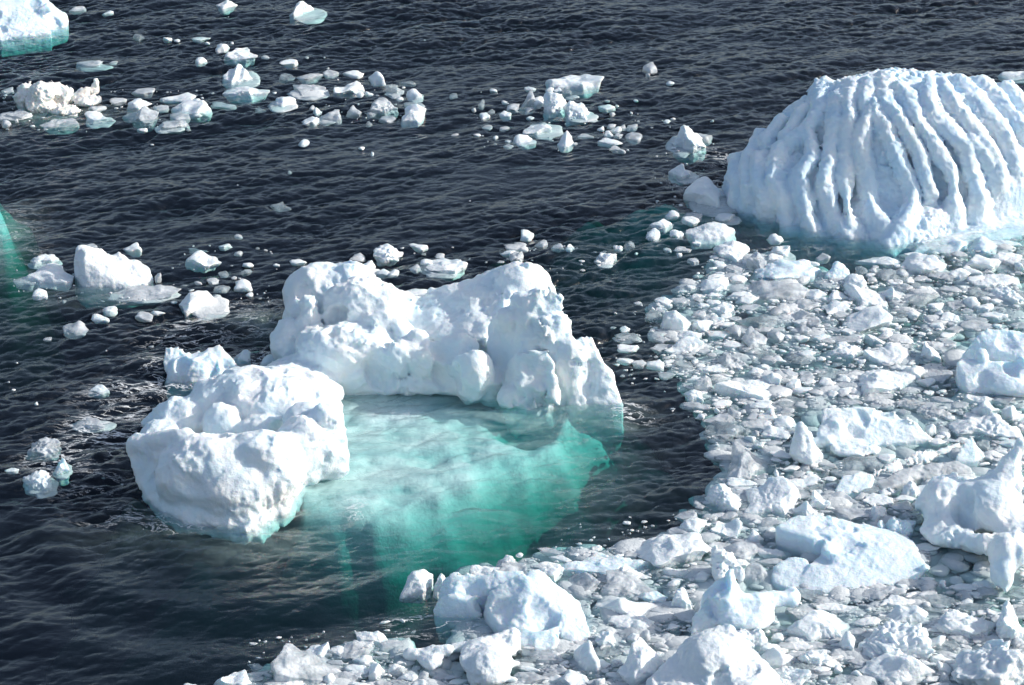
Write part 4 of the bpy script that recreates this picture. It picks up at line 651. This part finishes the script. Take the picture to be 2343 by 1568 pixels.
def try_fill(n, w0, w1, poly, tones, tries=1, over=.55):
    P_ = np.array(poly, float); lo = P_.min(0); hi = P_.max(0); c = 0
    uu = r5.uniform(lo[0], hi[0], n*4); vv = r5.uniform(lo[1], hi[1], n*4); ok = poly_dist(np.stack([uu, vv], 1), P_) < 0
    for u, v in zip(uu[ok], vv[ok]):
        if c >= n: break
        if inside_box(u, v, BIG, .02, .05) or inside_box(u, v, big_boxes): continue
        w = w0*(w1/w0)**(r5.random()**1.7)*(.75+.5*(v-500)/1000); h = w*r5.uniform(.2, .42)
        cx, cy = int(u//24), int(v//12); bad = False
        for a in range(cx-2, cx+3):
            for b in range(cy-3, cy+4):
                for (x, y, ww) in occ.get((a, b), ()):
                    if abs(x-u) < (ww+w)*.5*over and abs(y-v) < (ww+w)*.2*over: bad = True; break
        if bad: continue
        occ.setdefault((cx, cy), []).append((u, v, w)); c += 1
        t = r5.choice(['w', 'g', 'b', 't'], p=tones); st = r5.choice(['', 'a', 'g'], p=[.3, .5, .2])
        pr = ''.join(str(int(x)) for x in r5.integers(3, 10, size=int(r5.integers(3, 6))))
        fill.append([u-w/2, v-h*.6, u+w/2, v+h*.4, pr, t, st])
try_fill(110, 62, 100, FIELD, [.22, .46, .08, .24], over=.8)
try_fill(700, 26, 60, FIELD, [.46, .40, .04, .10], over=.42)
try_fill(2100, 11, 26, FIELD, [.40, .44, .03, .13], over=.5)
try_fill(4200, 5, 13, FIELD, [.26, .56, .02, .16], over=.7)
for S in SPARSE: try_fill(30, 4, 20, S, [.38, .42, .03, .17], over=1.2)
for S in [[(380, 30), (1500, 60), (1500, 190), (380, 170)], [(0, 300), (1500, 340), (1500, 560), (0, 420)], [(0, 880), (280, 880), (280, 1130), (0, 1130)], [(0, 700), (380, 700), (330, 880), (0, 880)]]: try_fill(4, 5, 14, S, [.5, .4, 0, .1], over=1.5)
area = lambda it: (it[2]-it[0])*(it[3]-it[1])
def vis(it): return it[0] < 2343 and it[2] > 0 and it[1] < 1568 and it[3] > 0
alli = sorted([i for i in items if vis(i)], key=area, reverse=True) + sorted([f for f in fill if vis(f)], key=area, reverse=True)
alli.sort(key=area, reverse=True)
NIND = 285
ind, rest = alli[:NIND], alli[NIND:]
# labels: tone + shape + where it stands among the big pieces
def rel(du, dv):
    if abs(du) > 1.6*abs(dv): return 'left of' if du < 0 else 'right of'
    return 'behind' if dv < 0 else 'in front of'
L0 = []
for it in ind:
    cu, cv = (it[0]+it[2])/2, (it[1]+it[3])/2; W, D, H = dims(it)
    size = 'big' if area(it) > 6500 else ('mid-sized' if area(it) > 2300 else 'small')
    near = sorted(LM.items(), key=lambda kv: math.hypot((kv[1][0]-cu), (kv[1][1]-cv)*1.6))
    lm, (lu, lv) = near[0]; dist = math.hypot(cu-lu, (cv-lv)*1.6)
    far = 'close ' if dist < 190 else ('' if dist < 380 else 'far ')
    desc = '%s %s %s%s' % (size, shape_word(it).split(',')[0], TONE[it[5]], {'g': ' crumbly', 'a': ' angular', '': ' smooth', 'b': ' smooth'}[it[6]])
    L0.append((desc, '%s%s %s' % (far, rel(cu-lu, cv-lv), lm), cu, cv))
from collections import defaultdict
G = defaultdict(list)
for i, l in enumerate(L0): G[(l[0], l[1])].append(i)
labels = [None]*len(ind)
ORD = ['leftmost', 'second from left', 'third from left', 'fourth from left', 'fifth from left', 'sixth from left', 'seventh from left', 'eighth from left', 'ninth from left', 'tenth from left', 'eleventh from left', 'twelfth from left']
for (a, b), ids in G.items():
    ids.sort(key=lambda i: L0[i][2])
    for k, i in enumerate(ids):
        noun = {'flat': 'floe', 'long': 'slab', 'peaked': 'chunk'}.get(shape_word(ind[i]).split()[0], 'chunk')
        lb = '%s ice %s %s%s' % (a, noun, b, '' if len(ids) == 1 else ', %s of %d' % (ORD[min(k, 11)], len(ids)))
        if len(lb.split()) > 16:
            for wd in ('the white ', 'the ', 'mid-sized ', 'smooth ', 'crumbly ', 'angular ', 'knobbly ', 'far ', 'close ', 'white ', 'broad '): lb = lb.replace(wd, '', 1) if len(lb.split()) > 16 else lb
        labels[i] = lb
ncount = 0
def place(it, W, D):
    c = P((it[0]+it[2])/2, it[3]); return np.array([c[0], c[1]+D*.42, 0])
for i, it in enumerate(ind):
    W, D, H = dims(it); a = area(it); lod = 6 if a > 9000 else (5 if a > 1800 else 4)
    v, F = chunk_mesh(W, D, H, it[4], it[6], 1000+i, lod)
    rz = r5.uniform(-.12, .12); noun = labels[i].split(' ice ')[1].split()[0]
    o = link('ice_'+noun, mesh_from('ice_'+noun, v, F), MT[it[5]], label=labels[i], category='ice '+noun, group='loose ice pieces floating round the icebergs')
    o.location = place(it, W, D)+np.array([0, 0, -.10*H-.01 if it[5] == 'w' else -.22*H-.015]); o.rotation_euler = (r5.uniform(-.06, .06), r5.uniform(-.05, .05), rz)
# the rest: crumbs past counting, one object with one mesh slot per kind of ice
Vs, Fs, Ms = [], [], []; off = 0; slots = ['w', 'g', 'b', 't']
for i, it in enumerate(rest):
    W, D, H = dims(it); v, F = chunk_mesh(W, D, H*.8, it[4], it[6], 5000+i, 3 if area(it) > 250 else 2)
    rz = r5.uniform(-.5, .5); c, s = math.cos(rz), math.sin(rz); v = v@np.array([[c, s, 0], [-s, c, 0], [0, 0, 1]])+place(it, W, D)+np.array([0, 0, r5.uniform(-.03, .01)])
    Vs.append(v); Fs.append(F+off); off += len(v); Ms.append(np.full(len(F), slots.index(it[5])))
me = mesh_from('brash_ice', np.concatenate(Vs), np.concatenate(Fs)); o = link('brash_ice', me, None, kind='stuff', label='loose crumbs of white and grey brash ice packed between the floes', category='brash ice')
for s in slots: me.materials.append(MT[s])
me.polygons.foreach_set('material_index', np.concatenate(Ms).astype(np.int32))
# sunken brash just under the surface, packed under the field
Vs, Fs = [], []; off = 0; PF = np.array(FIELD, float)
uu = r5.uniform(450, 2380, 8000); vv = r5.uniform(560, 1600, 8000); ok = poly_dist(np.stack([uu, vv], 1), PF) < -6
for k, (u, v) in enumerate(zip(uu[ok], vv[ok])):
    W = r5.uniform(.25, 1.1); D = W*r5.uniform(.5, .9); H = .12*W; vv_, F = ICO[2]; q = vv_*np.array([W/2, D/2, H])*(1+.25*noise3(vv_*1.3+k, 3))[:, None]
    a = r5.uniform(0, 3.14); c, s = math.cos(a), math.sin(a); q = q@np.array([[c, s, 0], [-s, c, 0], [0, 0, 1]]); z = -r5.uniform(.06, .55)
    Vs.append(q+P(u, v, z)); Fs.append(F+off); off += len(q)
for k, it in enumerate(items):           # thin waterlogged rims round the scattered floes
    cu, cv = (it[0]+it[2])/2, it[3]
    if poly_dist(np.array([[cu, cv]]), PF)[0] < 0 or area(it) < 900 or r5.random() < .5: continue
    W, D, H = dims(it)
    for j in range(1):
        vv_, F = ICO[3]; q = vv_*np.array([W*r5.uniform(.45, .62), D*r5.uniform(.5, .7), .05])*(1+.35*noise3(vv_*1.6+k+j*9, 3))[:, None]
        Vs.append(q+place(it, W, D)+np.array([r5.uniform(-.3, .3)*W, -r5.uniform(0, .3)*D, -r5.uniform(.05, .12)])); Fs.append(F+off); off += len(q)
link('sunken_slush', mesh_from('sunken_slush', np.concatenate(Vs), np.concatenate(Fs)), M_SLUSH, kind='stuff', label='grey slush of waterlogged ice just under the surface between the floes', category='slush')
